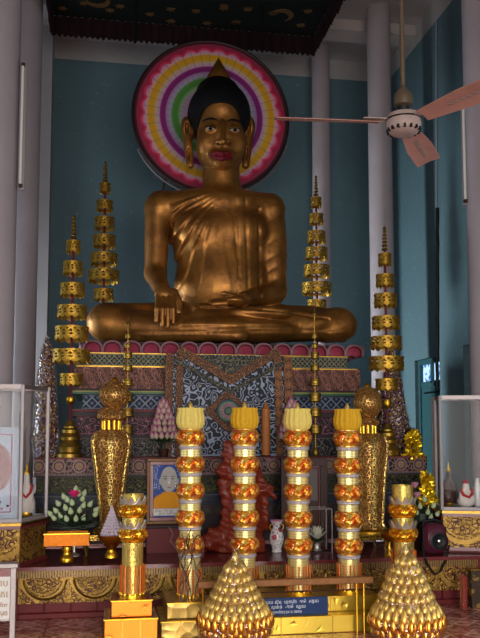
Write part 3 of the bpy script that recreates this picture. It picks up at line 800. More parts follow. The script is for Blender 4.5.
# ---------------------------------------------------------------- dais
plain('pale_line', '5a565e', .5)
band('b_circ', 'circles', .165, '140a12', '80605a', '94784a')  # band colours are darkened to carry the shade on the pedestal
band('b_circ_small', 'circles', .105, '0a070b', '4c403c', '5a4a2e')
band('b_dia', 'diamonds', .125, '0c1018', '6a6c58', '7a6a3c')
band('b_dia2', 'diamonds', .15, '0a0f1e', '687080', '2c3c66')
band('b_leaf', 'leaves', .22, '240c14', '7e464a', '966840')
band('b_flor', 'floral', .19, '180910', '7a4854', '86585a')
band('b_flor2', 'floral', .20, '080a10', '5e5450', '6a5a34')
band('b_green', 'floral', .16, '070a07', '4e4a28', '6a5a2e')
band('b_dots', 'circles', .085, '20120f', '8c5a34', '96602e')
band('b_blue', 'floral', .42, '0a0e1c', '7a8090', '60563e', 2.0)
band('b_tri', 'floral', .20, '0e1116', '54503e', '5e4828')
def panel(parent, name, mat, p0, p1, z0, z1, th=.03, out=0):
    "upright slab from plan point p0 to p1 seen from its right-hand side; local x runs along it"
    L = math.hypot(p1[0]-p0[0], p1[1]-p0[1]); a = math.atan2(p1[1]-p0[1], p1[0]-p0[0])
    m = MB(); m.box(-out, L+out, -out, th, 0, z1-z0); o = m.build(name, mat, parent, (p0[0], p0[1], z0)); o.rotation_euler.z = a; return o
DX0 = W(18, 600, 6.95).x; DX1 = W(476, 600, 6.95).x; DT = .42; DY = 6.95
t = thing('dais', 'long low maroon altar platform with a carved gold swag frieze along its front', 'platform', ((DX0+DX1)/2, DY, 0))
ox = (DX0+DX1)/2
m = MB(); m.box(DX0-ox, DX1-ox, .02, 1.02, 0, DT-.03); m.box(-1.85-ox, DX0-ox, .02, .47, 0, DT-.03); m.box(DX1-ox, 4.1-ox, .02, .52, 0, DT-.03); m.build('core', 'maroon', t)
m = MB(); m.box(DX0-ox, DX1-ox, -.05, 1.02, DT-.03, DT); m.box(-1.87-ox, DX0-ox, -.05, .48, DT-.03, DT); m.box(DX1-ox, 4.12-ox, -.05, .53, DT-.03, DT); m.build('top_slab', 'maroon_gloss', t)
m = MB(); m.box(DX0-ox, DX1-ox, -.03, .03, 0, .045, b=.006); m.build('plinth', 'maroon', t)
pw = .215; n = int((DX1-DX0)/pw)+1
for k in range(n):
    x0 = DX0-ox+k*pw; x1 = min(x0+pw-.012, DX1-ox)
    if x1-x0 > .03: m = MB(); m.box(x0, x1, 0, .03, .045, .125, b=.004); m.build('base_panel', 'maroon', t)
panel(t, 'frieze', 'frieze_gold', (DX0-ox, -.022), (DX1-ox, -.022), .124, .332)
m = MB(); m.box(DX0-ox-.01, DX1-ox+.01, -.035, .02, .332, DT-.03); m.build('bead_moulding', 'bead_moulding', t)
# raised swag ropes on the frieze
x = DX0-ox+.215
while x < DX1-ox-.2:
    m = MB(); m.tube([(x+.17*math.cos(a), -.028, .327+.17*math.sin(a)) for a in np.linspace(PI*1.03, PI*1.97, 18)], .011, 6)
    m.build('swag', 'bronze', t, smooth=40); x += .40
# ---------------------------------------------------------------- corner blocks carrying the cases
def block(name, label, pts, zt, zf0, zf1, back):
    b = thing(name, label, 'plinth', (pts[0][0], pts[0][1], DT)); o = pts[0]; zt -= DT; zf0 -= DT; zf1 -= DT
    P = [(x-o[0], y-o[1]) for x, y in pts]
    m = MB(); m.hull2([(x, y+.04) for x, y in P]+[(P[-1][0], back-o[1]), (P[0][0], back-o[1])], 0, zt-.045); m.build('core', 'maroon', b)
    cen = (sum(p[0] for p in P)/len(P), back-o[1])
    def off(p, d): 
        v = Vector((p[0]-cen[0], p[1]-cen[1])).normalized(); return (p[0]+v.x*d, p[1]+v.y*d)
    for (z0, z1, d, mt, nm) in ((zt-.022, zt, .045, 'dark_gold', 'cornice'), (zt-.05, zt-.022, .025, 'maroon_gloss', 'cornice_moulding'), (zf0-.03, zf0, .02, 'maroon_gloss', 'lower_moulding')):
        Q = [off(p, d) for p in P]
        m = MB(); m.hull2(Q+[(Q[-1][0], back-o[1]), (Q[0][0], back-o[1])], z0, z1); m.build(nm, mt, b)
    for a, c in zip(P, P[1:]): panel(b, 'frieze', 'frieze_gold_wide', a, c, zf0, zf1, .035)
    for a, c in zip(P, P[1:]): panel(b, 'side_panel', 'maroon', (a[0]*.98+c[0]*.02, a[1]+.012), (c[0]*.98+a[0]*.02, c[1]+.012), .05, zf0-.03, .0)
    return b
LP = [(-1.75, 6.95), (W(20, 518, 6.95).x, 6.95), (W(46, 513, 7.39).x, 7.39), (W(46, 513, 7.39).x, 7.44)]
# the left block stands back of the dais end; both rise from the floor
rx0 = W(437, 516, 7.22)
RP = [(W(432.5, 516, 7.5).x, 7.5), (W(443, 516, 7.16).x, 7.16), (W(520, 516, 6.93).x, 6.93)]
block('corner_plinth', 'maroon and gold corner plinth under the left glass case', LP, .775, .45, .73, 7.45)
block('corner_plinth', 'maroon and gold corner plinth under the right glass case', RP, .80, .47, .755, 7.52)
def case(name, label, pts, z0, z1, back, seams):
    o = pts[0]; b = thing(name, label, 'display case', (o[0], o[1], z0)); P = [(x-o[0], y-o[1]) for x, y in pts]; H = z1-z0
    full = P+[(P[-1][0], back-o[1]), (P[0][0], back-o[1])]
    for z, h, nm, mt in ((0, .03, 'bottom_frame', 'frame_white'), (H-.035, .035, 'top_frame', 'aluminium')):
        for a, c in zip(full, full[1:]+full[:1]):
            L = math.hypot(c[0]-a[0], c[1]-a[1])
            if L < .02: continue
            panel(b, nm, mt, a, c, z, z+h, .022, .004)
    m = MB(); m.hull2(full, .0, .008); m.build('floor_board', 'dark_wood', b)
    m = MB(); m.hull2(full, H-.008, H); m.build('top_glass', 'glass', b)
    for x, y in full:
        m = MB(); m.box(x-.014, x+.014, y-.014, y+.014, 0, H, b=.004); m.build('post', 'frame_white', b)
    for a, c in zip(full, full[1:]+full[:1]):
        if math.hypot(c[0]-a[0], c[1]-a[1]) < .05: continue
        a2 = (a[0]*.97+c[0]*.03, a[1]*.97+c[1]*.03); c2 = (c[0]*.97+a[0]*.03, c[1]*.97+a[1]*.03)
        panel(b, 'glass_pane', 'glass', a2, c2, .03, H-.035, .004)
    return b
cl = [(-1.7, 6.97), (LP[1][0], 6.97), (LP[2][0], 7.39)]
case('display_case', 'glass display case at the left edge holding a framed picture and a scarfed white figure', cl, .775, 1.915, 7.42, 0)
cr_ = [(W(435.5, 450, 7.45).x, 7.45), (RP[1][0], 7.18), (RP[2][0]-.02, 6.96)]
case('display_case', 'glass display case at the right edge holding a white figure with a red scarf', cr_, .80, 1.86, 7.5, 0)
# ---------------------------------------------------------------- pedestal
pc = W(223, 434, 8.2).x; BK = 10.2; cnt_ = [0]
ped = thing('altar_pedestal', 'tall stepped pedestal with patterned maroon, blue and gold bands under the Buddha', 'pedestal', (pc, 7.95, DT))
def tier(name, mat, pl, yt, yb, Yf, hx=None, extra=0):
    if pl < 55: extra = W(426.5, 434, Yf).x-pc-(pc-W(pl, 434, Yf).x); pl_ = pc-W(pl-14, 434, Yf).x
    else: pl_ = None
    z1 = W(110, yt, Yf).z; z0 = W(110, yb, Yf).z; half = pc-W(pl, 434, Yf).x
    m = MB(); m.box(-(pl_ or half), half+extra, 0, BK-Yf, 0, z1-z0, b=0)
    return m.build(name, mat, ped, (0, Yf-7.95, z0-DT))
tier('base', 'dark_maroon', 50, 517, 543.8, 7.98).scale.z = 1.0
tier('frieze_band', 'b_circ_small', 51, 506, 517, 8.0)
tier('moulding', 'navy', 49, 503, 506, 7.965); tier('moulding', 'dark_navy', 50, 496.5, 503, 7.98); tier('moulding', 'pale_line', 48.5, 495.6, 496.5, 7.955); tier('moulding', 'navy', 49, 493, 495.6, 7.965)
tier('frieze_band', 'b_green', 51, 477, 493, 8.02)
tier('moulding', 'dark_maroon', 48.6, 475.6, 477, 7.955); tier('moulding', 'pale_line', 48, 474.8, 475.6, 7.95)
tier('frieze_band', 'b_circ', 48.5, 459, 474.8, 7.96)
tier('moulding', 'maroon', 48, 457.6, 459, 7.945)
tier('frieze_band', 'b_flor2', 71, 438, 457.6, 8.30)
tier('moulding', 'dark_maroon', 70, 434.5, 438, 8.26)
tier('frieze_band', 'b_flor', 76, 416.5, 434.5, 8.33)
tier('moulding', 'dark_maroon', 71, 411.5, 416.5, 8.25); tier('moulding', 'maroon', 70, 409.2, 411.5, 8.22)
tier('frieze_band', 'b_dia2', 82, 394, 409.2, 8.42)
plain('olive_stripe', '8a8a3a', .4); plain('green_stripe', '2a5a3a', .4)
tier('moulding', 'green_stripe', 72, 392, 394, 8.27); tier('moulding', 'olive_stripe', 71, 390.6, 392, 8.24); tier('moulding', 'dark_maroon', 70, 388.6, 390.6, 8.22)
tier('frieze_band', 'b_leaf', 73, 367, 388.6, 8.33)
tier('moulding', 'dark_gold', 75, 365.6, 367, 8.36); 
tier('frieze_band', 'b_dia', 84, 353.6, 365.6, 8.46)
tier('moulding', 'dark_gold', 83, 352.6, 353.6, 8.44)
tier('lotus_base', 'frame_red', 84, 346, 352.6, 8.48)
ltop = tier('lotus_core', 'dark_maroon', 87, 341.5, 346, 8.62)
PEDTOP = W(110, 341.5, 8.62).z
# lotus petals
Yp = 8.44; pz0 = W(110, 352.8, Yp).z; pz1 = W(110, 340.2, Yp).z; ph = pz1-pz0
x0 = W(83, 346, Yp).x; x1 = W(362.5, 350, Yp).x; npet = 15; pwid = (x1-x0)/npet
def petal_mesh(w, h):
    m = MB()
    def arch(s, y, bulge):
        pts = []
        for k in range(15):
            a = PI*k/14; pts.append((math.cos(a)*w*.5*s, y-bulge*math.sin(a)**.8*.6, h*(.06+(.94*s)*math.sin(a)**.62)))
        return pts
    r0 = arch(1.04, .05, 0); r1 = arch(1.0, 0, .03); r2 = arch(.84, -.008, .035); r3 = arch(.80, .008, .022); r4 = arch(.70, .004, .022)
    m.loft([r0, r1, r2], cap=False, closed=False); m.cur = 1; m.loft([r2, r3, r4], cap=False, closed=False)
    m.cur = 2; r5 = arch(.35, -.012, .04)
    m.loft([r4, r5], cap=False, closed=False); m.add(r5, [tuple(range(14, -1, -1))])
    return m
plain('petal_rim', '8c646c', .4); plain('petal_red', '5c1424', .35); plain('petal_mid', '94384c', .4)
pm = petal_mesh(pwid*1.04, ph).build('lotus_petal', ['petal_rim', 'petal_red', 'petal_mid'], ped, (x0+pwid*.5-pc, Yp-7.95, pz0-DT), smooth=50)
for k in range(1, npet): inst(pm, ped, (x0+pwid*(k+.5)-pc, Yp-7.95, pz0-DT))
for k in range(5):
    inst(pm, ped, (x0-.02-pc, Yp-7.95+pwid*(k+.6), pz0-DT), (0, 0, -PI/2)); inst(pm, ped, (x1+.02-pc, Yp-7.95+pwid*(k+.6), pz0-DT), (0, 0, PI/2))
# centre panel with chevron and diamond
Yc = 8.13
def zx(px, py, Y=Yc): p = W(px, py, Y); return (p.x, p.z)
cz = W(228, 434, Yc)
cp = thing('chevron_panel', 'dark blue carved front panel with a gold chevron and diamond rosette below the lotus petals', 'panel', (cz.x, Yc, W(228, 457.6, Yc).z+.002))
bz = cp.location.z
def poly(name, mat, pts, y0, y1, frame=None):
    P = [(zx(*p)[0]-cz.x, zx(*p)[1]-bz) for p in pts]
    x0 = min(p[0] for p in P); z0 = min(p[1] for p in P)
    if frame:       # a strip along an edge: local x follows it
        a, b = [(zx(*p)[0]-cz.x, zx(*p)[1]-bz) for p in frame]; an = math.atan2(b[1]-a[1], b[0]-a[0])
        R = [((p[0]-a[0])*math.cos(an)+(p[1]-a[1])*math.sin(an), -(p[0]-a[0])*math.sin(an)+(p[1]-a[1])*math.cos(an)) for p in P]
        m = MB(); m.prism(R, y0, y1); o = m.build(name, mat, cp, (a[0], 0, a[1])); o.rotation_euler = (0, -an, 0); return o
    m = MB(); m.prism([(p[0]-x0, p[1]-z0) for p in P], y0, y1); return m.build(name, mat, cp, (x0, 0, z0))
poly('backing', 'b_blue', [(173, 354), (170, 457), (287, 457), (283.5, 356)], 0, .09)
def strip(a, b, w, mat='b_dots', y=-.02, nm='border_strip'):
    "strip of width w pixels below/right of line a-b"
    dx, dy = b[0]-a[0], b[1]-a[1]; L = math.hypot(dx, dy); nx, ny = -dy/L*w, dx/L*w
    cnt_[0] += 1; y -= .0012*(cnt_[0] % 9)
    poly(nm, mat, [(a[0]+nx, a[1]+ny), (b[0]+nx, b[1]+ny), b, a], y, 0, ((a[0]+nx, a[1]+ny), (b[0]+nx, b[1]+ny)))
strip((171, 456.5), (174, 354), -8.3); strip((181, 456), (183.5, 356), -7, y=-.012)
strip((286, 456.5), (283, 357), 8.3); strip((276.5, 456), (274, 357), 7, y=-.012)
poly('top_triangle', 'b_tri', [(186, 355), (272, 357), (229.5, 379)], -.02, 0)
strip((176, 353), (230, 385), -8.5, y=-.034); strip((230, 385), (281, 355), -8.5, y=-.034)
strip((172, 361), (230, 394), -4, 'b_tri', y=-.03, nm='chevron_edge'); strip((230, 394), (285, 364), -4, 'b_tri', y=-.03, nm='chevron_edge')
DC = (227.8, 411); A, Bq = 23.5, 22
dd = [(DC[0]-A, DC[1]), (DC[0], DC[1]+Bq), (DC[0]+A, DC[1]), (DC[0], DC[1]-Bq)]
poly('diamond', 'b_tri', dd, -.016, 0)
for a, b in zip(dd, dd[1:]+dd[:1]):
    strip(a, b, -6, y=-.028)
for r, mt, y in ((11.5, 'navy', -.034), (10.2, 'green_stripe', -.038), (8.4, 'petal_red', -.044), (4.6, 'dark_navy', -.05), (2.6, 'green_stripe', -.056)):
    poly('rosette_ring', mt, [(DC[0]+r*math.cos(a), DC[1]+r*math.sin(a)) for a in np.linspace(0, 2*PI, 33)[:-1]][::-1], y, 0)
k_ = mpp(228, Yc)
for q in range(16):
    a = 2*PI*q/16; x, z = zx(DC[0]+6.6*math.cos(a), DC[1]+6.6*math.sin(a)); m = MB(); m.ell((0, 0, 0), (.009, .006, .013), 8, 6, Matrix.Rotation(a+PI/2, 3, 'Y'))
    m.build('rosette_petal', 'petal_rim', cp, (x-cz.x, -.046, z-bz), smooth=60)
# ---------------------------------------------------------------- tiered parasols
plain('parasol_gold', 'a8802c', .42, .85, .15, 14, .2)
TIERZ = W(110, 457.6, 8.0).z
def tier_mesh(r, h, n):
    m = MB(); th = .006
    def q(a, z, dr=0): return ((r+dr)*math.cos(a), (r+dr)*math.sin(a), z)
    def strip_(a0, z0, a1, z1, w0, w1, dr=0, vert=True):
        # little slab on the cylinder wall
        ps = [(a0-w0, z0), (a0+w0, z0), (a1+w1, z1), (a1-w1, z1)]
        vs = [q(a, z, dr) for a, z in ps]+[q(a, z, dr-th) for a, z in ps]
        m.add(vs, [(0, 1, 2, 3), (7, 6, 5, 4), (0, 4, 5, 1), (1, 5, 6, 2), (2, 6, 7, 3), (3, 7, 4, 0)])
    for z0, z1, dr in ((.86, 1, .004), (.50, .60, .002), (.26, .38, .004)):
        N = 2*n
        R = [[(rr*math.cos(2*PI*i/N), rr*math.sin(2*PI*i/N), z*h) for i in range(N)] for rr, z in ((r+dr, z0), (r+dr, z1), (r-th, z1), (r-th, z0), (r+dr, z0))]
        m.loft(R, cap=False)
    da = 2*PI/n; w = .2*da
    for i in range(n):
        a = i*da
        strip_(a, .58*h, a+da*.5, .90*h, w, w); strip_(a+da, .58*h, a+da*.5, .90*h, w, w)
        strip_(a, .38*h, a, .52*h, w*1.6, w*1.0)
        strip_(a, .30*h, a, .12*h, w*2.1, w*1.8, .003); strip_(a, .12*h, a, 0, w*1.8, w*.1, .003)
        strip_(a+da*.5, .30*h, a+da*.5, .17*h, w*.8, w*.6)
    for i in range(6):
        a = i*PI/3; m.tube([(0, 0, .93*h), (r*math.cos(a), r*math.sin(a), .95*h)], .004, 4)
    return m
def parasol(px, Y, tip, fin, tiers, zbase, label, stupa=None, knob=None):
    p = W(px, 434, Y); t = thing('tiered_parasol', label, 'parasol', (p.x, Y, zbase), 'tiered gold ceremonial parasols'); k = mpp(px, Y)
    Z = lambda py: W(px, py, Y).z-zbase
    m = MB(); m.tube([(0, 0, Z(stupa[0][1])-.02 if stupa else 0), (0, 0, Z(fin))], .014, 8); m.build('pole', 'red_pole', t, smooth=40)
    m = MB(); z0, z1 = Z(fin), Z(tip); H = z1-z0; pr = [(.018, 0)]
    for i in range(6):
        f = i/6; r = .034*(1-.45*f)
        pr += [(r*.45, H*(f*.85+.01)), (r, H*(f*.85+.04)), (r*.9, H*(f*.85+.085)), (r*.4, H*(f*.85+.12))]
    pr += [(.022, H*.88), (.014, H*.93), (.002, H)]
    m.lathe(pr, 12); m.build('finial', 'stupa_gold', t, (0, 0, z0), smooth=50)
    for hw, y0, y1 in tiers:
        m = tier_mesh(hw*k, (Z(y0)-Z(y1))*.86, 20 if hw > 20 else 14); m.build('parasol_tier', 'parasol_gold', t, (0, 0, Z(y1)+(Z(y0)-Z(y1))*.14))
    if knob:
        m = MB(); m.lathe([(a*k, Z(y)) for a, y in knob], 16); m.build('knob', 'gold', t, smooth=50)
    if stupa:
        m = MB(); m.lathe([(a*k, Z(y)) for a, y in stupa][::-1], 28, fn=lambda r, z, a: r*(1+.02*math.cos(12*a))); m.build('stupa_base', 'stupa_gold', t, smooth=40)
    return t
st_l = [(2, 420), (4, 422.5), (4.5, 424.5), (6.5, 426.5), (6.5, 428), (5.5, 428.5), (8.5, 430), (8.5, 433), (7, 434), (10, 437), (9.5, 440), (7.5, 441), (11.5, 447), (11, 449), (10.5, 452), (12.5, 454), (12.5, 457.9)]
parasol(70, 8.1, 214, 239, [(7, 241, 256), (9.5, 262, 278), (12, 284, 299.5), (14.5, 306, 321.5), (16.5, 327, 344), (18.5, 350, 366), (11, 374, 388)], TIERZ, 'tiered gold parasol on a red pole, leftmost one standing on the stepped pedestal', st_l, [(1.5, 405), (4, 403), (4.5, 399), (4, 397), (1.5, 396)][::-1][::-1])
parasol(101.5, 9.9, 161, 182, [(5.3, 183.5, 195), (8, 201, 213.5), (10, 218, 232), (11.3, 236, 250), (13.5, 254, 267.5), (15.5, 270.5, 285), (10, 289.5, 303)], PEDTOP, 'tiered gold parasol on a red pole standing behind the Buddha knee at left')
parasol(318, 9.9, 175, 196, [(5.3, 198, 210), (7, 214.5, 227), (9, 232, 245.5), (11, 248.5, 262), (13, 266, 279.5), (15, 283.5, 297), (9.5, 300.5, 312)], PEDTOP, 'tiered gold parasol on a red pole standing behind the Buddha knee at right')
st_r = [(a, y+3) for a, y in st_l]
parasol(387.5, 8.1, 226, 251, [(6.5, 254, 268.5), (9, 275, 290), (11.3, 294.5, 310), (13.8, 317, 332), (15.5, 337, 352), (17.3, 357, 373), (11, 379, 393)], W(390, 461, 8.1).z, 'tiered gold parasol on a red pole, rightmost one in front of the white column', st_r, [(1.5, 409), (4, 407), (4.5, 403), (4, 400), (1.5, 399)])
def spire(px, Y, tip, tiers, label, zb):
    p = W(px, 434, Y); t = thing('slim_spire', label, 'spire', (p.x, Y, zb), 'slim gold spires of stacked cups'); k = mpp(px, Y); Z = lambda py: W(px, py, Y).z-zb
    m = MB(); m.tube([(0, 0, .0), (0, 0, Z(tip+8)), (0, 0, Z(tip))], [.008, .006, .002], 8); m.build('pole', 'dark_gold', t)
    m = MB(); m.lathe([(.06, 0), (.06, .02), (.03, .05), (.035, .08), (.015, .12)], 16); m.build('foot', 'stupa_gold', t, smooth=40)
    for hw, y0, y1 in tiers:
        m = MB(); h = Z(y0)-Z(y1); r = hw*k; m.lathe([(r*.85, 0), (r, .1*h), (r, .3*h), (r*.9, .35*h), (r*.9, .7*h), (r, .75*h), (r*.95, h), (r*.2, h)], 14); m.build('cup_tier', 'stupa_gold', t, (0, 0, Z(y1)), smooth=40)
    m = MB(); m.lathe([(.02, Z(tip+9)), (.028, Z(tip+7)), (.01, Z(tip+5)), (.004, Z(tip+1))], 10); m.build('tip', 'stupa_gold', t, smooth=40)
TT = [(3, 334, 338.5), (3.5, 343.5, 348.5), (4.2, 352, 359), (4.8, 365, 371), (5.5, 379, 386), (6, 393, 402), (6.5, 408, 417), (6.5, 425, 434)]
spire(127, 8.06, 317, TT, 'slim gold spire of stacked cups rising behind the left openwork urn', TIERZ)
spire(315.5, 8.06, 307, TT, 'slim gold spire of stacked cups rising behind the third and fourth offering pillars', W(315, 459.5, 8.06).z)
# glitter cones on the pedestal ends
def glitter(px, Y, pts, zb, label):
    p = W(px, 434, Y); t = thing('offering_cone', label, 'cone', (p.x, Y, zb)); k = mpp(px, Y)
    m = MB(); m.lathe([(a*k, W(px, y, Y).z-zb) for a, y in pts], 32, fn=lambda r, z, a: r*(1+.06*math.sin(9*a+z*20)+random.uniform(-.05, .05))); m.build('flower_cone', 'glitter', t)
    m = MB(); m.lathe([(a*k+.015, W(px, y, Y).z-zb) for a, y in pts], 32, fn=lambda r, z, a: r*(1+.04*math.sin(5*a+z*9)), cap=False); m.build('film_wrap', 'film', t, smooth=True)
glitter(45, 8.2, [(10, 457.6), (13, 440), (12, 425), (10.5, 400), (8.5, 372), (5, 350), (.5, 335)], TIERZ, 'tall glittering flower cone wrapped in clear film behind the left glass case')
glitter(393, 8.35, [(9, 461), (12, 450), (16, 430), (15.5, 420), (12, 400), (8, 375), (4, 355), (.5, 342)], W(400, 461, 8.1).z, 'tall glittering flower cone wrapped in clear film behind the rightmost parasol')
# ---------------------------------------------------------------- openwork urns on low tables
def low_table(px0, px1, yt, Yf, Yb, label):
    a = W(px0, 434, Yf); b = W(px1, 434, Yf); zt = W((px0+px1)/2, yt, (Yf+Yb)/2).z; w = b.x-a.x; d = Yb-Yf; h = zt-DT
    t = thing('low_table', label, 'table', ((a.x+b.x)/2, Yf, DT))
    m = MB(); m.box(-w/2, w/2, 0, d, h-.02, h, b=.005); m.build('tabletop', 'bronze', t)
    m = MB(); m.box(-w/2+.02, w/2-.02, .015, d-.015, h-.055, h-.02); m.build('carved_apron', 'lattice_gold', t)
    for x in (-1, 1):
        for y in (.03, d-.03):
            m = MB(); xx = x*(w/2-.03); m.tube([(xx*1.0, y, h-.05), (xx*1.03, y, h*.5), (xx*.95, y, .02), (xx*1.05, y, 0)], [.022, .018, .012, .016], 8); m.build('leg', 'bronze', t, smooth=40)
    return zt
zt1 = low_table(84, 140, 532, 7.35, 7.72, 'low carved gold table under the left openwork urn')
zt2 = low_table(352, 388, 532, 7.35, 7.72, 'low carved gold table under the right openwork urn')
def urn(px, Y, pr, ball, collar, neck, zb, label):
    p = W(px, 434, Y); t = thing('openwork_urn', label, 'urn', (p.x, Y, zb), 'pair of tall openwork gold urns'); k = mpp(px, Y); Z = lambda py: W(px, py, Y).z-zb
    P = [(a*k, Z(y)) for a, y in pr]
    m = MB(); m.lathe(P, 40); m.build('body', 'filigree_orange', t, smooth=50)
    for i in range(6):
        a0 = 2*PI*i/6+.5
        rings = []
        for r, z in P:
            ww = min(.03, r*.22)
            rings.append([((r+dr)*math.cos(a0)-s*ww*math.sin(a0), (r+dr)*math.sin(a0)+s*ww*math.cos(a0), z) for s, dr in ((-1, -.012), (-.7, .010), (.7, .010), (1, -.012))])
        m = MB(); m.loft(rings); m.build('rib', 'filigree', t)
    m = MB(); m.lathe([(P[0][0]*1.08, -.0), (P[0][0]*1.08, .02), (P[0][0]*.9, .04)], 32); m.build('foot_ring', 'gold', t, smooth=40)
    for i in range(10):
        a = 2*PI*i/10; r = neck[0]*k; m = MB(); m.tube([(r*math.cos(a), r*math.sin(a), Z(neck[2])), (r*math.cos(a), r*math.sin(a), Z(neck[1]))], .016, 8); m.build('neck_post', 'bright_gold', t, smooth=50)
    m = MB(); m.lathe([(collar[0]*k*.7, Z(collar[2])), (collar[0]*k, Z(collar[2]-3)), (collar[0]*k*.95, Z(collar[1]+4)), (collar[0]*k*.6, Z(collar[1]))], 32, fn=lambda r, z, a: r*(1+.05*math.cos(8*a))); m.build('collar', 'filigree_orange', t, smooth=50)
    r = ball[0]*k; zc = (Z(ball[1])+Z(ball[2]))/2; rz = (Z(ball[1])-Z(ball[2]))/2
    m = MB(); m.ell((ball[3]*k, 0, zc), (r, r, rz), 32, 20); m.build('openwork_ball', 'filigree_orange', t, smooth=True)
    m = MB(); m.lathe([(.02, zc+rz-.01), (.03, zc+rz+.01), (.008, zc+rz+.035)], 12, c=(ball[3]*k, 0, 0)); m.build('finial', 'gold', t, smooth=40)
urn(111.5, 7.53, [(16, 532), (13, 529), (9.5, 524), (10, 517), (11.5, 508), (14, 490), (17, 468), (20, 450), (21, 440), (18.5, 433.5), (10, 429.5)], (15.5, 380.5, 409, 2.5), (14, 407, 421), (8.5, 419, 431), zt1, 'tall openwork gold urn with a ball top at left beside the monk portrait')
urn(368, 7.53, [(19, 532), (16, 529), (13.5, 522), (14, 510), (15, 495), (16.5, 475), (18.5, 455), (19.5, 443), (17.5, 437), (9.5, 433.5)], (14.5, 386.5, 419, 0), (12, 417, 426), (7.5, 423, 435), zt2, 'tall openwork gold urn with a ball top at right behind the fourth offering pillar')
# ---------------------------------------------------------------- offering pillars
def foil_ring(r0, r1, h, n, mat, parent, z, jag=False):
    "ring of folded foil petals: facets alternate in and out"
    m = MB(); N = n*4; rings = []
    for q, (f, zz) in enumerate(((.0, 0), (.55, .10), (1, .30), (.82, .5), (1.0, .70), (.55, .92), (.0, 1))):
        ring = []
        for i in range(N):
            a = 2*PI*i/N; ph = (i+(2 if q >= 3 else 0)) % 4; b = (1, .55, .25, .55)[ph]
            r = r0+(r1-r0)*f*(.62+.38*b)+random.uniform(-.002, .002); dz = (b-.5)*h*.16*(1 if q < 3 else -1)*(0 < q < 6)
            ring.append((r*math.cos(a), r*math.sin(a), zz*h+dz))
        rings.append(ring)
    m.loft(rings, cap=False); return m.build('petal_ring', mat, parent, (0, 0, z))
def crown(r0, r1, h, n, mat, parent, z, name='foil_crown'):
    m = MB(); N = n*2
    A = [((r0)*math.cos(2*PI*i/N), r0*math.sin(2*PI*i/N), 0) for i in range(N)]
    Bq = [((r1 if i % 2 == 0 else r0*1.03)*math.cos(2*PI*i/N), (r1 if i % 2 == 0 else r0*1.03)*math.sin(2*PI*i/N), h if i % 2 == 0 else h*.25) for i in range(N)]
    Cq = [(.98*r0*math.cos(2*PI*i/N), .98*r0*math.sin(2*PI*i/N), h*.1) for i in range(N)]
    m.loft([A, Bq, Cq], cap=False); return m.build(name, mat, parent, (0, 0, z))
def candles(t, r, z0, h, n, zr=.007, a0=0):
    for i in range(n):
        a = a0+2*PI*i/n; x, y = r*math.cos(a), r*math.sin(a); lean = random.uniform(-.006, .006)
        m = MB(); m.tube([(x, y, z0), (x+lean, y, z0+h)], zr, 6); c = m.build('candle', 'candle_orange', t, smooth=60)
        m = MB(); m.lathe([(zr*1.5, 0), (zr*1.7, h*.10), (zr*1.2, h*.13)], 8, c=(x, y, z0+.001)); m.build('candle_cup', 'bright_gold', c, smooth=60)
plain('candle_orange', 'c8661c', .35, .2, .2, 30)
def tall_pillar(px, Y, cup, label, zb, dy=0):
    p = W(px, 500, Y); t = thing('offering_pillar', label, 'pillar', (p.x, Y, zb), 'tall foil offering pillars with pleated cups'); k = mpp(px, Y); Z = lambda py: W(px, py+dy, Y).z-zb
    m = MB(); m.lathe([(10.4*k, 0), (10.4*k, Z(428))], 32); m.build('shaft', 'dotted_gold', t, smooth=50)
    for c in (437.5, 464.2, 491, 518, 545):
        foil_ring(10.6*k, 14.6*k, 15*k, 9, 'petal_foil', t, Z(c+7.2))
        m = MB(); m.lathe([(10.5*k, 0), (11.6*k, 1.2*k), (11.2*k, 2*k), (11.7*k, 3*k), (10.5*k, 4.4*k)], 40, fn=lambda r, z, a: r*(1+.015*math.sin(20*a))); m.build('silver_band', 'silver_lilac', t, (0, 0, Z(c+12)), smooth=30)
        m = MB(); m.lathe([(10.5*k, 0), (11.0*k, .2*k), (11.0*k, .9*k), (10.5*k, 1.1*k)], 32); m.build('gold_trim', 'bright_gold', t, (0, 0, Z(c+8.6)), smooth=30)
    m = MB(); H = Z(408)-Z(429.5)
    m.lathe([(10*k, 0), (12.4*k, H*.10), (13.6*k, H*.3), (13.8*k, H*.5), (13.0*k, H*.72), (12.2*k, H*.86), (12.9*k, H*.97), (12.6*k, H), (9.5*k, H*.96), (8*k, H*.6)], 96, fn=lambda r, z, a: r*(1+.045*math.cos(16*a)*min(1, z/(H*.2)))); m.build('pleated_cup', cup, t, (0, 0, Z(429.5)), smooth=50)
    m = MB(); m.lathe([(.018, 0), (.018, .05), (.004, .075)], 10); m.build('inner_bud', 'bud_gold', t, (0, 0, Z(411)), smooth=50)
    candles(t, 11.8*k, .0, 27*k, 14, .007)
    m = MB(); m.lathe([(13*k, 0), (13*k, 2.2*k), (12.2*k, 3*k)], 32); m.build('base_ring', 'bright_gold', t, smooth=40)
    return t
ZU = W(300, 597, 6.25).z; ZL = W(300, 616, 6.13).z
tall_pillar(190.2, 6.42, 'yellow_cloth', 'foil offering pillar with a pale yellow pleated cup, leftmost of the four tall ones', ZU)
tall_pillar(244.8, 6.42, 'amber_cloth', 'foil offering pillar with a pleated cup, second from the left of the four tall ones', ZU)
tall_pillar(298, 6.42, 'yellow_cloth', 'foil offering pillar with a pleated cup, third from the left of the four tall ones', ZU, .8)
tall_pillar(348.2, 6.42, 'amber_cloth', 'foil offering pillar with a deep amber pleated cup, rightmost of the four tall ones', ZU, 1.2)
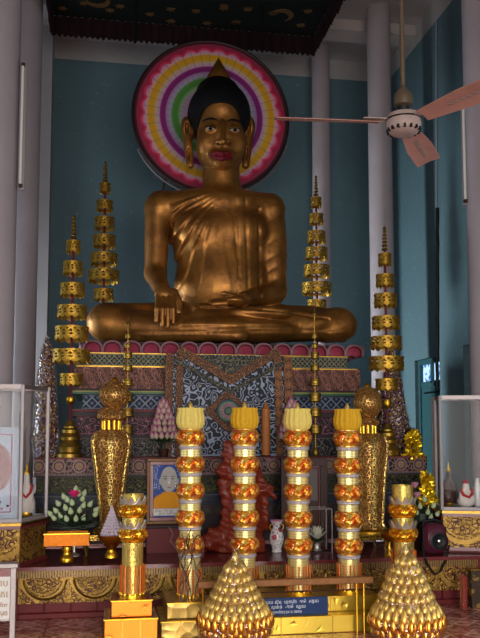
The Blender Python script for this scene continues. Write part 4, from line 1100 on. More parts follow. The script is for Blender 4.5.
def foil_box(name, parent, mat, x0, x1, y0, y1, z0, z1):
    m = MB(); m.box(x0, x1, y0, y1, z0, z1, b=.006); o = m.build(name, mat, parent)
    # folded seam and tape
    for f in (.33, .66):
        if x1-x0 > .35:
            m = MB(); xx = x0+(x1-x0)*f; m.box(xx, xx+.008, y0-.003, y0, z0, z1); m.build('foil_seam', 'dark_gold', o)
    m = MB(); m.box(x0-.002, x1+.002, y0-.003, y0, z1-.006, z1+.001); m.build('foil_edge', 'gold', o)
    return o
def steps(px0, px1, pu0, pu1, Yl, Yu, Yb, zl, zu, matl, matu, label):
    a, b = W(px0, 620, Yl).x, W(px1, 620, Yl).x; c, d = W(pu0, 600, Yu).x, W(pu1, 600, Yu).x; xm = (a+b)/2
    t = thing('offering_step', label, 'stand', (xm, Yl, 0))
    foil_box('lower_box', t, matl, a-xm, b-xm, 0, Yb-Yl, 0, zl); foil_box('upper_box', t, matu, c-xm, d-xm, Yu-Yl, Yb-Yl-.01, zl, zu)
    return t
g = G('foil_plain'); M['foil_plain'] = g.set(g.mix(g.noise(8, 4), '96783a', 'b89a54'), .8, .35, bump=g.vor(9), bs=.5, bd=.03)
steps(161, 219, 167, 213, 6.10, 6.18, 6.66, ZL, ZU, 'foil_plain', 'foil_plain', 'two-step pale gold foil box under the leftmost tall pillar')
steps(228, 384, 231, 379, 6.10, 6.24, 6.66, ZL, ZU, 'crinkle_gold', 'crinkle_gold', 'long two-step shiny yellow foil box under the three right-hand tall pillars')
# short pillars in front
def short_pillar(px, Y, top, rings, zb, label, stick):
    p = W(px, 500, Y); t = thing('short_offering_pillar', label, 'pillar', (p.x, Y, zb), 'short gold pillars with two foil crowns'); k = mpp(px, Y); Z = lambda py: W(px, py, Y).z-zb
    m = MB(); m.lathe([(10.4*k, 0), (10.4*k, Z(top)), (9.6*k, Z(top)), (9.6*k, Z(top+6))], 32); m.build('shaft', 'embossed_gold', t, smooth=50)
    for c in rings:
        foil_ring(10.6*k, 15*k, 13*k, 9, 'gold_petal_foil', t, Z(c+9)); crown(12.2*k, 14.8*k, 8*k, 11, 'silver', t, Z(c-3)); crown(11.2*k, 13.4*k, 8.5*k, 11, 'cream_lotus', t, Z(c-2.5))
        m = MB(); m.lathe([(10.4*k, 0), (12*k, .8*k), (10.4*k, 2*k)], 32); m.build('gold_trim', 'bright_gold', t, (0, 0, Z(c+10)), smooth=30)
    candles(t, 11.6*k, 0, stick*k, 14, .007)
    m = MB(); m.lathe([(13*k, 0), (13*k, 2.2*k), (12.2*k, 3*k)], 32); m.build('base_ring', 'bright_gold', t, smooth=40)
za, zb_ = W(130, 599, 5.88).z, W(130, 619, 5.78).z
steps(104, 158, 111, 152.5, 5.78, 5.83, 6.16, zb_, za, 'crinkle_orange', 'crinkle_orange', 'two-step orange gold foil box under the short left pillar')
short_pillar(133.2, 6.0, 494, (507, 531.5), za, 'short gold foil pillar with two silver-tipped crowns on the orange foil box at left', 30)
steps(387, 428, 390, 424, 6.10, 6.12, 6.38, zb_, za, 'crinkle_gold', 'crinkle_gold', 'two-step gold foil box hidden behind the right bud cone')
short_pillar(402.6, 6.25, 485, (507, 531), za, 'short gold foil pillar with two silver-tipped crowns behind the right bud cone', 30)
# ---------------------------------------------------------------- bud cones in cellophane
def bud_mesh(L, R):
    m = MB(); m.lathe([(R*.35, 0), (R*.85, L*.14), (R, L*.32), (R*.86, L*.55), (R*.5, L*.78), (R*.12, L*.96), (0.0005, L)], 9, fn=lambda r, z, a: r*(1+.07*math.cos(3*a))); return m
def bud_cone(px, Y, pr, zb, label):
    p = W(px, 600, Y); t = thing('bud_cone', label, 'cone', (p.x, Y, 0), 'gold bud cones wrapped in cellophane'); k = mpp(px, Y); Z = lambda py: W(px, py, Y).z
    P = [(a*k, Z(y)) for a, y in pr]
    m = MB(); m.lathe([(P[0][0]*.9, 0), (P[0][0]*.95, .02), (P[0][0]*.8, zb-.01), (P[0][0]*.8, zb)], 32); m.build('stand', 'gold', t, smooth=40)
    m = MB(); m.lathe([(max(r-.022, .004), z) for r, z in P], 32); m.build('core', 'dark_gold', t, smooth=50)
    L = 15*k; R = 3.9*k; bm = bud_mesh(L, R).mesh('bud', 'bud_gold', 60); bo = bud_mesh(L, R).mesh('bud', 'bud_orange', 60)
    spots = []
    zs = P[0][1]+.02; zt = P[-1][1]-L*.9; row = 0; z = zs
    def rad(z):
        for (r0, z0), (r1, z1) in zip(P, P[1:]):
            if z0 <= z <= z1: return r0+(r1-r0)*(z-z0)/(z1-z0), (r1-r0)/(z1-z0)
        return P[-1][0], -1
    while z < zt:
        r, sl = rad(z); r = max(r-.014, .006); n = max(3, int(2*PI*r/(8.0*k)))
        for i in range(n):
            a = 2*PI*(i+.5*(row % 2))/n; spots.append((r*math.cos(a), r*math.sin(a), z, a, math.atan(max(-.7, min(.1, sl))), row))
        z += 8.4*k; row += 1
    spots.append((0, 0, zt, 0, 0, row))
    spots.sort(key=lambda s: s[1]+(.02*abs(s[0])))
    rest = MB()
    for q, (x, y, z, a, tl, rw) in enumerate(spots):
        Rm = Matrix.Rotation(a, 3, 'Z') @ Matrix.Rotation(tl, 3, 'Y')
        if q < 100:
            o = bpy.data.objects.new('bud', bo if rw < 2 else bm); COL.objects.link(o); o.parent = t; o.location = (x, y, z); o.rotation_euler = Rm.to_euler()
        else:
            b = bud_mesh(L, R); rest.add([Rm @ Vector(v)+Vector((x, y, z)) for v in b.v], b.f)
    o = rest.build('buds', 'bud_gold', t, smooth=60); o['kind'] = 'stuff'
    m = MB(); m.lathe([(r+.012, z) for r, z in P[:-1]]+[(.012, P[-1][1]), (.02, P[-1][1]+.02)], 48, fn=lambda r, z, a: r*(1+.018*math.sin(7*a+z*30)+.012*math.sin(17*a-z*22)), cap=False); m.build('cellophane_wrap', 'cellophane', t, smooth=True)
g = G('bud_orange'); M['bud_orange'] = g.set(g.mix(g.noise(30, 2), 'b06a1c', 'e8a040'), .85, .24)
zcn = W(235, 636, 5.62).z
bud_cone(235.3, 5.78, [(30, 638), (34.5, 633), (36, 626), (34, 617), (29, 606), (22.5, 593), (15.5, 579), (9, 566), (3.5, 557), (1, 551.5)], W(235, 638, 5.78).z, 'cone of gold buds in clear cellophane, in front of the second tall pillar')
bud_cone(406.5, 5.78, [(30, 639), (34, 634), (36, 627), (34.5, 618), (29.5, 606), (24, 592), (17.5, 577), (10.5, 562), (4.5, 551), (1, 545)], W(406, 639, 5.78).z, 'cone of gold buds in clear cellophane, at right in front of the short gold pillar')
# ---------------------------------------------------------------- rail, blue sign
Yr = 6.04
a, b = W(198, 582, Yr), W(373, 582, Yr)
t = thing('wooden_rail', 'low brown wooden rail with thin gold legs in front of the tall pillars', 'rail', (a.x, Yr, 0)); zr0, zr1 = W(285, 585.5, Yr).z, W(285, 579, Yr).z
m = MB(); m.box(0, b.x-a.x, -.02, .05, zr0, zr1, b=.006); m.build('bar', 'wood', t)
for px in (203, 357, 364):
    x = W(px, 600, Yr).x-a.x; m = MB(); m.tube([(x, 0, 0), (x, 0, zr0)], .007, 8); m.build('leg', 'bright_gold', t, smooth=40)
m = MB(); m.tube([(.02, .02, zr0-.05), (b.x-a.x-.03, .02, zr0-.05)], .006, 6); m.build('lower_bar', 'dark_wood', t)
Ys = 6.175; a, b = W(262, 605, Ys), W(328, 605, Ys); z0, z1 = ZL, W(300, 597.3, Ys).z
t = thing('blue_sign', 'small dark blue sign with white Khmer lettering leaning on the yellow foil box', 'sign', (a.x, Ys, z0))
m = MB(); m.box(0, b.x-a.x, 0, .015, 0, z1-z0, b=.002); m.build('board', 'sign_blue', t)
hh = z1-z0
text_obj('លុយ ស៊ុន  ហុកហ៊ា  តាម៉  អង្គរ', hh*.26, 'lettering', 'sign_text', t, (.02, -.003, hh*.68), sx=1.05)
text_obj('សុផាន់  -តាម៉  សូរ្យ', hh*.26, 'lettering', 'sign_text', t, (.07, -.003, hh*.40), sx=1.05)
text_obj('ព្រមទាំងបុត្រា រោងការ', hh*.22, 'lettering', 'sign_text', t, (.08, -.003, hh*.12), sx=.95)
g = G('worn_gilt'); M_ = g.noise(14, 4); M['worn_gilt'] = g.set(g.mix(M_.gt(.55), '3a2a1c', '8a6a30'), .3, .45)
plain('old_gilt', '6e4c2c', .5, .4, .4, 60); plain('grey_picture', '5c5450', .4); plain('blue_white', 'a4acba', .4)
# ---------------------------------------------------------------- things on the dais
def lat(parent, name, mat, px, Y, pts, zb, n=24, fn=None, smooth=50, dx=0):
    k = mpp(px, Y); m = MB(); m.lathe([(a*k, W(px, y, Y).z-zb) for a, y in pts], n, fn=fn); return m.build(name, mat, parent, (dx, 0, 0), smooth=smooth)
def on(name, label, cat, px, Y, zb=None, group=None):
    p = W(px, 500, Y); return thing(name, label, cat, (p.x, Y, DT if zb is None else zb), group)
# orange tray on a gold foot
Y = 7.0; t = on('footed_tray', 'square orange tray on a bright gold foot below the lotus bouquet', 'tray', 68, Y); k = mpp(68, Y)
lat(t, 'foot', 'bright_gold', 68, Y, [(6.5, 562), (7, 560), (6.5, 557), (4.5, 555), (4, 552), (5, 550), (4.6, 547), (7, 545.5), (12, 543.5)], DT)
z0, z1 = W(68, 544, Y).z-DT, W(68, 532.5, Y).z-DT; hw = 21.5*k
m = MB(); m.box(-hw+.01, hw-.01, -.11, .11, z0, z0+.012)
for x0, x1, y0, y1 in ((-hw, hw, -.12, -.105), (-hw, hw, .105, .12), (-hw, -hw+.015, -.105, .105), (hw-.015, hw, -.105, .105)): m.box(x0, x1, y0, y1, z0, z1)
m.build('tray', 'orange_foil', t)
m = MB(); m.box(-hw-.004, hw+.004, -.126, -.1, z1, z1+.006); m.build('rim', 'bright_gold', t)
# lotus bouquet
Y = 7.22; t = on('lotus_bouquet', 'bouquet of green lotus buds with one open pink lotus in a silver goblet', 'bouquet', 75, Y); k = mpp(75, Y)
lat(t, 'goblet', 'silver', 75, Y, [(6, 556), (5.5, 554.5), (1.6, 552), (1.4, 540), (2.2, 536), (5, 532), (7, 527), (6.6, 526.6), (4, 531)], DT)
def zoomp(x, y): return (x/6.71+40, y/6.71+475)
bsp = [(85, 250), (120, 232), (150, 265), (135, 185), (170, 140), (180, 215), (190, 160), (218, 182), (210, 240), (185, 290), (262, 232), (285, 200), (280, 155), (290, 118), (285, 285), (258, 120), (362, 225), (358, 256), (240, 92), (325, 190), (108, 280), (240, 290)]
c0 = W(75, 528, Y); lm = bud_mesh(.065, .024).mesh('bud', 'bud_green', 60)
for i, q in enumerate(bsp):
    px, py = zoomp(*q); w = W(px, py+3.5, Y-.10+.1*abs(px-74)/24); d = (w-c0); d.y *= .5
    o = bpy.data.objects.new('lotus_bud', lm); COL.objects.link(o); o.parent = t; o.location = w-t.location
    o.rotation_euler = Vector((d.x*.9, d.y, .16)).to_track_quat('Z', 'Y').to_euler()
    m = MB(); m.tube([(c0.x-t.location.x, 0, c0.z-DT-.02), Vector(w-t.location)*.5+Vector((c0.x-t.location.x, 0, c0.z-DT))*.5, w-t.location], .004, 5); m.build('stem', 'leaf', t)
pk = W(zoomp(229, 135)[0], zoomp(229, 135)[1]+2, Y-.12)
def petals(parent, name, mat, c, n, L, wd, open_, layers=2):
    for ly in range(layers):
        for i in range(n):
            a = 2*PI*i/n+ly*PI/n; m = MB(); rows = []
            for q in range(5):
                f = q/4; s = math.sin(PI*min(1, f*.9+.08))*wd; x = L*f*math.sin(open_*(1-.4*ly)); z = L*f*math.cos(open_*(1-.4*ly))+.2*L*f*f
                rows.append([(x, -s, z+.15*wd), (x, 0, z), (x, s, z+.15*wd), (x+.003, 0, z-.003)])
            m.loft(rows); o = m.build(name, mat, parent, c, smooth=60); o.rotation_euler.z = a
petals(t, 'pink_petal', 'deep_pink', tuple(pk-t.location), 9, .06, .022, 1.0)
m = MB()
for i in range(110):
    a = random.uniform(0, 2*PI); e = random.uniform(-.15, .75); L = random.uniform(.08, .22); d = Vector((math.cos(a)*math.cos(e)*1.15, math.sin(a)*math.cos(e)*.7, math.sin(e)))
    b = Vector((c0.x-t.location.x, 0, c0.z-DT+.0)); s = Vector((-math.sin(a), math.cos(a), 0))*.03
    pts = [b+d*L*.35, b+d*L*.65+s, b+d*L*1.0, b+d*L*.65-s]; n_ = d.cross(s).normalized()*.003
    m.add([p+n_ for p in pts]+[p-n_ for p in pts], [(0, 1, 2, 3), (7, 6, 5, 4), (0, 4, 5, 1), (1, 5, 6, 2), (2, 6, 7, 3), (3, 7, 4, 0)])
o = m.build('foliage', 'dark_leaf', t); o['kind'] = 'stuff'
# silver pleated cone in a gold bowl
Y = 7.12; t = on('footed_bowl', 'orange gold bowl on a shiny foot holding a small pale cone', 'bowl', 112, Y)
lat(t, 'foot', 'bright_gold', 113, Y, [(6.5, 557.5), (6.5, 555), (4.5, 552), (4, 549), (6, 546), (9, 543)], DT); 
lat(t, 'bowl', 'orange_foil', 113, Y, [(6, 543), (12, 539.5), (13.5, 535), (13, 534.5), (10, 538)], DT)
zb2 = W(112, 537, Y).z
c = on('folded_cone', 'small pale lilac cone of folded leaves standing in the footed gold bowl', 'cone', 112, Y, zb2)
k = mpp(112, Y); z = 0; R0 = 10.5*k; H = (W(112, 508, Y).z-zb2)
for r_ in range(10):
    f = r_/10; m = MB(); r1 = R0*(1-f)+.006; h = H/10
    m.lathe([(r1*.8, 0), (r1*1.06, h*.15), (r1*.9, h*.9), (r1*.6, h*1.1)], 36, fn=lambda r, z, a: r*(1+.07*math.cos(18*a))); m.build('leaf_tier', 'lilac_white', c, (0, 0, f*H))
m = MB(); m.lathe([(.01, 0), (.004, .03), (.0005, .04)], 8); m.build('tip', 'lilac_white', c, (0, 0, H*.98))
# monk portrait
Y = 7.62; a, b = W(146.8, 490, Y), W(191.5, 490, Y); z0, z1 = W(160, 524, Y).z, W(160, 458.5, Y).z
st = thing('low_stand', 'low dark maroon stand under the framed portrait of a monk', 'stand', ((a.x+b.x)/2, Y-.1, DT)); w = b.x-a.x
m = MB(); m.box(-w*.55, w*.55, 0, .28, z0-DT-.03, z0-DT, b=.005); m.build('top', 'dark_maroon', st)
m = MB(); m.box(-w*.5, w*.5, .02, .26, 0, z0-DT-.03); m.build('base', 'maroon', st)
t = thing('portrait_frame', 'gold-edged maroon frame with a portrait of a monk in a yellow robe', 'picture', ((a.x+b.x)/2, Y, z0)); H = z1-z0; k = mpp(160, Y)
def frame(t, name, mat, w0, h0, w1, h1, zc, th, y0):
    "rectangular ring between half sizes"
    m = MB()
    for bx in ((-w0, w0, zc+h1, zc+h0), (-w0, w0, zc-h0, zc-h1), (-w0, -w1, zc-h1, zc+h1), (w1, w0, zc-h1, zc+h1)): m.box(bx[0], bx[1], y0, y0+th, bx[2], bx[3], b=.003)
    return m.build(name, mat, t)
frame(t, 'outer_frame', 'old_gilt', w/2, H/2, w/2-3*k, H/2-3*k, H/2, .035, -.01)
frame(t, 'inner_frame', 'frame_red', w/2-3*k, H/2-3*k, w/2-6.6*k, H/2-6.5*k, H/2, .025, -.002)
wi, hi_ = w/2-6.6*k, H/2-6.5*k
m = MB(); m.box(-w/2+2*k, w/2-2*k, .012, .03, 2*k, H-2*k); ph = m.build('picture', 'photo_blue', t)
def fl(px, py): return ((px-169.2)*k, W(160, py, Y).z-z0)
def flat(name, mat, pts, y, parent=t):
    m = MB(); m.prism([fl(*p) for p in pts], y, y+.004); return m.build(name, mat, parent)
flat('robe', 'saffron', [(153.8, 508.5), (153.8, 499), (157, 496), (162, 493.5), (163, 492), (175, 492), (178, 494), (184, 498), (184.6, 508.5)], .006, ph)
el = lambda cx, cy, rx, ry, n=24: [(cx+rx*math.cos(a), cy+ry*math.sin(a)) for a in np.linspace(0, 2*PI, n+1)[:-1]]
flat('head', 'skin_grey', el(168.8, 479.5, 8.3, 12.8), .002, ph)
flat('ear', 'skin_grey', el(160.4, 481.5, 1.5, 3.4), .003, ph); flat('ear', 'skin_grey', el(177.2, 481.5, 1.5, 3.4), .003, ph)
for ex in (165.2, 172.6): flat('eye', 'ink', el(ex, 478.9, 1.6, .55, 10), .0005, ph); flat('brow', 'ink', el(ex, 476.6, 2.1, .35, 10), .0005, ph)
flat('mouth', 'frame_red', el(168.9, 487.6, 2.2, .7, 12), .0005, ph); flat('nose', 'aluminium', [(168.2, 479), (167.3, 484), (170.4, 484), (169.6, 479)], .001, ph)
flat('caption', 'paper', [(153.8, 515.6), (153.8, 508.8), (184.6, 508.8), (184.6, 515.6)], .004, ph)
for i, (s, xx) in enumerate((('ព្រះគ្រូ ហេង ឈុន ជា', 155), ('ព្រះចៅអធិការវត្ត', 159))):
    x, z = fl(xx, 511.6+i*3); text_obj(s, 3.0*k, 'caption_text', 'ink', ph, (x, .0035, z))
m = MB(); m.box(-wi, wi, -.001, .0, 6.6*k, H-6.6*k); m.build('glass', 'glass', t)
# pink lotus-bud cones on the pedestal
def pink_cone(px, label, zb):
    Y = 8.06; p = W(px, 450, Y); t = thing('lotus_bud_cone', label, 'flowers', (p.x, Y, zb), 'pink lotus bud cones in pots'); k = mpp(px, Y); Z = lambda y: W(px, y, Y).z-zb
    m = MB(); m.lathe([(4*k, 0), (5.2*k, Z(450)), (5.5*k, Z(449)), (4.5*k, Z(449.5))], 20); m.build('pot', 'dark_wood', t, smooth=40)
    m = MB(); m.lathe([(.015, Z(451)), (.015, Z(443)), (10*k, Z(437)), (7*k, Z(425)), (3*k, Z(408)), (.01, Z(402))], 20); m.build('core', 'leaf', t, smooth=50)
    bmz = bud_mesh(9*k, 2.6*k)
    bme = bmz.mesh('bud', ['pink_bud'], 60)
    for y, r, n in ((438, 11, 13), (431.5, 9.4, 12), (425, 7.6, 9), (419, 6, 8), (413, 4.4, 6), (407.5, 2.6, 4), (404, 0, 1)):
        for i in range(n):
            a = 2*PI*i/n+y; o = bpy.data.objects.new('lotus_bud', bme); COL.objects.link(o); o.parent = t; o.location = (r*k*math.cos(a), r*k*math.sin(a), Z(y+1)); o.rotation_euler = Vector((math.cos(a)*.25, math.sin(a)*.25, 1)).to_track_quat('Z', 'Y').to_euler()
    for i in range(9):
        a = 2*PI*i/9; m = MB(); d = Vector((math.cos(a), math.sin(a), -.15)); s = Vector((-math.sin(a), math.cos(a), 0))*.045; b = Vector((0, 0, Z(440)))
        pts = [b, b+d*9*k+s, b+d*16*k, b+d*9*k-s]; m.add([q+Vector((0, 0, .003)) for q in pts]+pts, [(0, 1, 2, 3), (7, 6, 5, 4), (0, 4, 5, 1), (1, 5, 6, 2), (2, 6, 7, 3), (3, 7, 4, 0)]); m.build('leaf', 'leaf', t)
g = G('pink_bud'); M['pink_bud'] = g.set(g.mix((g.z*12).sm(0, 1), 'b8ac90', 'a8587c'), 0, .5)
pink_cone(163.5, 'cone of pink lotus buds in a small pot above the monk portrait', TIERZ)
pink_cone(292, 'cone of pink lotus buds mostly hidden behind the third tall pillar', W(292, 459, 8.06).z)
def wood_candle(px, top, label):
    Y = 8.03; zb = W(px, 459, Y).z; t = on('big_candle', label, 'candle', px, Y, zb, 'large orange wax candles')
    lat(t, 'wax', 'candle_wood', px, Y, [(4.3, 459), (4.3, top+6)], zb, 20); lat(t, 'tip', 'candle_wood', px, Y, [(4.3, top+6), (2, top+4.5), (1.6, top+1), (.4, top-1)], zb, 14)
    lat(t, 'holder', 'dark_wood', px, Y, [(6, 459), (6, 457), (4.6, 455)], zb, 20)
wood_candle(266, 403, 'large orange candle standing between the second and third tall pillars')
wood_candle(189.5, 403, 'large orange candle behind the leftmost tall pillar, only its tip showing')
# red lacquered root carving
Y = 7.5
def q3(px, py, dy=0): return np.array(W(px, py, Y+dy))
def red_sdf(P):
    d = s_cap(P, q3(243, 470), q3(243, 552), .13, .19)
    d = smin(d, s_cap(P, q3(228, 446), q3(229, 452), .055, .06), .03)
    d = smin(d, s_cap(P, q3(230, 455), q3(236, 475), .05, .12), .05)
    d = smin(d, s_cap(P, q3(232, 452), q3(223, 472, -.05), .035, .05), .03)
    d = smin(d, s_cap(P, q3(223, 472, -.05), q3(222, 482, -.02), .055, .02), .03)
    d = smin(d, s_cap(P, q3(221, 480), q3(228, 500), .04, .06), .03)
    d = smin(d, s_cap(P, q3(228, 490), q3(226, 550), .045, .07), .04)
    d = smin(d, s_cap(P, q3(256, 468), q3(262, 480, -.03), .05, .03), .03)
    d = smin(d, s_cap(P, q3(255, 486), q3(268, 490), .06, .055), .03)
    d = smin(d, s_cap(P, q3(268, 490), q3(275, 498), .05, .012), .02)
    d = smin(d, s_cap(P, q3(264, 492), q3(267, 528), .045, .02), .03)
    d = smin(d, s_cap(P, q3(255, 500), q3(258, 550), .06, .07), .04)
    d = smin(d, s_ell(P, q3(213, 541, -.02), (.10, .10, .10)), .03)
    d = smin(d, s_cap(P, q3(206, 538), q3(203, 550), .045, .04), .03)
    d = smin(d, s_cap(P, q3(215, 532), q3(226, 528), .05, .05), .04)
    x, y, z = P[..., 0], P[..., 1], P[..., 2]
    d = d+.012*np.sin(34*x+5*np.sin(9*z))*np.cos(12*z+20*y)+.006*np.sin(70*z+30*x)
    return smax(d, DT-z, .004)
lo = (float(q3(198, 550)[0])-.02, Y-.28, DT-.03); hi = (float(q3(279, 550)[0])+.02, Y+.28, float(q3(228, 436)[2]))
V5, Q5 = surface(red_sdf, lo, hi, .014)
ro = tuple(W(240, 500, Y)); ro = (ro[0], Y, DT)
tag(np_obj('root_carving', V5, Q5, ['red_lacquer'], None, ro), 'glossy dark red carved wooden figure behind the second tall pillar', 'sculpture')
# flower vase
Y = 7.42; t = on('china_vase', 'white china vase painted with red and blue flowers between tall pillars', 'vase', 276.5, Y)
lat(t, 'body', 'vase_paint', 276.5, Y, [(5, 551.8), (4.3, 549), (5.5, 545), (7, 540), (7, 536), (5.5, 531), (3.6, 527.5), (3.6, 525), (5.8, 522), (6.3, 520), (5.2, 520.3), (3, 526)], DT, 32)
lat(t, 'rim', 'pink_petal', 276.5, Y, [(6.2, 521.2), (6.5, 520.5), (6.3, 519.8), (5.6, 520)], DT, 32)
k = mpp(276.5, Y)
for s in (-1, 1):
    m = MB(); m.tube([(s*3.6*k, 0, W(276, 524, Y).z-DT), (s*6.2*k, 0, W(276, 524.5, Y).z-DT), (s*7*k, 0, W(276, 527.5, Y).z-DT), (s*5*k, 0, W(276, 530.5, Y).z-DT)], .006, 8); m.build('handle', 'gold', t, smooth=50)
# large dark wooden frame
Y = 7.72; a, b = W(281, 500, Y), W(327.5, 500, Y); z1 = W(305, 458, Y).z; w = b.x-a.x; H = z1-DT; k = mpp(305, Y)
t = thing('dark_picture_frame', 'tall dark wooden frame behind the third tall pillar', 'picture', ((a.x+b.x)/2, Y, DT))
frame(t, 'frame', 'dark_wood', w/2, H/2, w/2-7.5*k, H/2-8*k, H/2, .04, -.01); frame(t, 'inner_moulding', 'frame_red', w/2-7.5*k, H/2-8*k, w/2-9*k, H/2-9.5*k, H/2, .02, 0)
m = MB(); m.box(-w/2+7*k, w/2-7*k, .012, .025, 7*k, H-7*k); m.build('backing', 'dark_wood', t)
m = MB(); m.box(-w/2+10*k, w/2-10*k, .006, .012, H-42*k, H-11*k); m.build('picture', 'grey_picture', t)
m = MB(); m.ell((0, 0, 0), (.03, .02, .025), 12, 8); o = m.build('frame_ornament', 'gold', t, (-.0, 0, H+.01), smooth=True)
# glass box with white lotus
Y = 7.28; a, b = W(309.5, 530, Y), W(332, 530, Y); z1 = W(320, 509, Y).z; w = b.x-a.x; H = z1-DT
t = thing('glass_box', 'small glass box on the altar platform beside the third tall pillar', 'glass box', ((a.x+b.x)/2, Y, DT))
m = MB(); m.box(-w/2, w/2, 0, .2, 0, .01); m.build('bottom', 'dark_wood', t)
for nm, bx in (('pane', (-w/2, w/2, 0, .003)), ('pane', (-w/2, w/2, .197, .2)), ('pane', (-w/2, -w/2+.003, .003, .197)), ('pane', (w/2-.003, w/2, .003, .197))):
    m = MB(); m.box(*bx, .01, H); m.build(nm, 'glass', t)
m = MB()
for x in (-w/2, w/2):
    for y in (0, .2): m.box(x-.004, x+.004, y-.004, y+.004, 0, H)
for y in (0, .2): m.box(-w/2, w/2, y-.004, y+.004, H-.004, H+.004)
for x in (-w/2, w/2): m.box(x-.004, x+.004, 0, .2, H-.004, H+.004)
m.build('edge_strip', 'aluminium', t)
f = thing('white_lotus', 'white lotus flower on green leaves inside the small glass box', 'flower', ((a.x+b.x)/2-.01, Y+.1, DT+.012))
m = MB(); m.lathe([(.05, 0), (.03, .02), (.03, .06), (.06, .08)], 16); m.build('bowl', 'silver', f, smooth=40)
petals(f, 'leaf', 'leaf', (0, 0, .08), 7, .075, .03, 1.35, 1); petals(f, 'petal', 'cream_lotus', (0, 0, .10), 9, .10, .02, 1.0, 2)
petals(f, 'petal', 'cream_lotus', (0, 0, .11), 7, .10, .016, .4, 1)
# ornate wire twig by left pillar, hoop at right
Y = 6.22; a = W(186, 597, Y); pts = []
m = MB(); k = mpp(186, Y); X0 = W(186, 560, Y).x
for s in range(7):
    r0 = random.Random(s); p = [(W(180+s*3, 594, Y).x-X0, 0, ZU)]
    x = 180+s*3; y = 594
    for q in range(9):
        x += r0.uniform(-4.5, 4.5); x = min(203, max(176, x)); y -= 6.6-(s == 0)*-.6; p.append((W(x, y, Y).x-X0, r0.uniform(-.015, .015), W(x, y, Y).z))
    m.tube(p, .0045, 5)
m.tube([(W(x, y, Y).x-X0, 0, W(x, y, Y).z) for x, y in ((182, 560), (176, 548), (170, 541), (173, 534), (169, 527))], .004, 5)
tag(m.build('twig_ornament', 'dark_wood', None, (X0, Y, 0)), 'tangle of thin dark twigs around the foot of the leftmost tall pillar', 'twigs')
Y = 6.75; cxy = W(382, 566, Y); m = MB(); k = mpp(382, Y)
m.tube([(12*k*math.cos(a), 0, 0) if False else (12*k*math.cos(a), 0, 20*k*math.sin(a)) for a in np.linspace(-.35, PI+.35, 26)], .005, 6)
m.tube([(12*k*math.cos(-.35), 0, 20*k*math.sin(-.35)), (12*k*math.cos(-.35)+.005, 0, -cxy.z)], .005, 6); m.tube([(-12*k*math.cos(-.35), 0, 20*k*math.sin(-.35)), (-12*k*math.cos(-.35)-.005, 0, -cxy.z)], .005, 6)
tag(m.build('wire_hoop', 'dark_wood', None, tuple(cxy)), 'thin arched wire hoop in front of the platform left of the right bud cone', 'hoop')
# orange footed cup
Y = 7.05; t = on('footed_cup', 'small orange foil cup on a gold foot left of the short right pillar', 'cup', 388.5, Y)
lat(t, 'cup', 'orange_foil', 388.5, Y, [(3, 541), (7, 538), (9, 533.5), (8, 533), (4, 537)], DT, 8); lat(t, 'foot', 'bright_gold', 388.5, Y, [(4.5, 558), (4, 555), (2, 552), (2.6, 548), (1.8, 545), (3, 541)], DT)
# foil bouquets at right
def foil_bush(px, py0, py1, hw, Y, zb, label, name='foil_bouquet'):
    p = W(px, 450, Y); t = thing(name, label, 'bouquet', (p.x, Y, zb), 'shiny yellow foil flower bouquets'); k = mpp(px, Y); z0, z1 = W(px, py1, Y).z-zb, W(px, py0, Y).z-zb
    m = MB(); m.lathe([(.05, 0), (.04, .03), (.02, .06), (.02, z0+.04)], 14); m.build('stem', 'dark_gold', t, smooth=40)
    R_ = random.Random(px)
    for i in range(62):
        f = R_.random(); a = R_.uniform(0, 2*PI); r = hw*k*(1-.55*f)*R_.uniform(.5, 1); z = z0+(z1-z0)*f; m = MB()
        q = []
        for j in range(5):
            b = j/5*2*PI; q.append((.040*math.cos(b), .040*math.sin(b), .012*math.sin(3*b)))
        for j in range(5):
            c = Vector(q[j]); d = Vector((-c.y, c.x, 0))*.55; m.add([(0, 0, 0), c*.6+d, c*1.2+Vector((0, 0, .012)), c*.6-d, (0, 0, -.005)], [(0, 1, 2), (0, 2, 3), (4, 2, 1), (4, 3, 2)])
        o = m.build('foil_flower', 'yellow_foil', t, (r*math.cos(a), r*math.sin(a), z)); o.rotation_euler = Vector((math.cos(a), math.sin(a)-.5, .4)).to_track_quat('Z', 'Y').to_euler()
    return t
g = G('yellow_foil'); M['yellow_foil'] = g.set('e8c020', .75, .25)
foil_bush(414, 432, 459, 11, 8.02, W(414, 461.5, 8.0).z, 'bouquet of shiny yellow foil flowers on the right end of the stepped pedestal')
foil_bush(427, 474, 505, 9, 7.4, DT, 'bouquet of shiny yellow foil flowers left of the right glass case')
m = MB(); k = mpp(413, 8.2)
zf = W(413, 461.5, 8.2).z; 
for i in range(9):
    a = PI*(.15+.7*i/8); b = Vector((0, 0, 22*k)); d = Vector((math.cos(a), 0, math.sin(a))); s = Vector((-d.z, 0, d.x))*.03
    pts = [b, b+d*8*k+s, b+d*13*k, b+d*8*k-s]; m.add([q+Vector((0, -.004, 0)) for q in pts]+pts, [(0, 1, 2, 3), (7, 6, 5, 4), (0, 4, 5, 1), (1, 5, 6, 2), (2, 6, 7, 3), (3, 7, 4, 0)])
m.tube([(0, 0, 0), (0, 0, 24*k)], .008, 6)
tag(m.build('palm_fan', 'dark_wood', None, (W(411, 450, 8.2).x, 8.2, zf)), 'dark dried palm fan rising behind the upper yellow foil bouquet', 'fan')
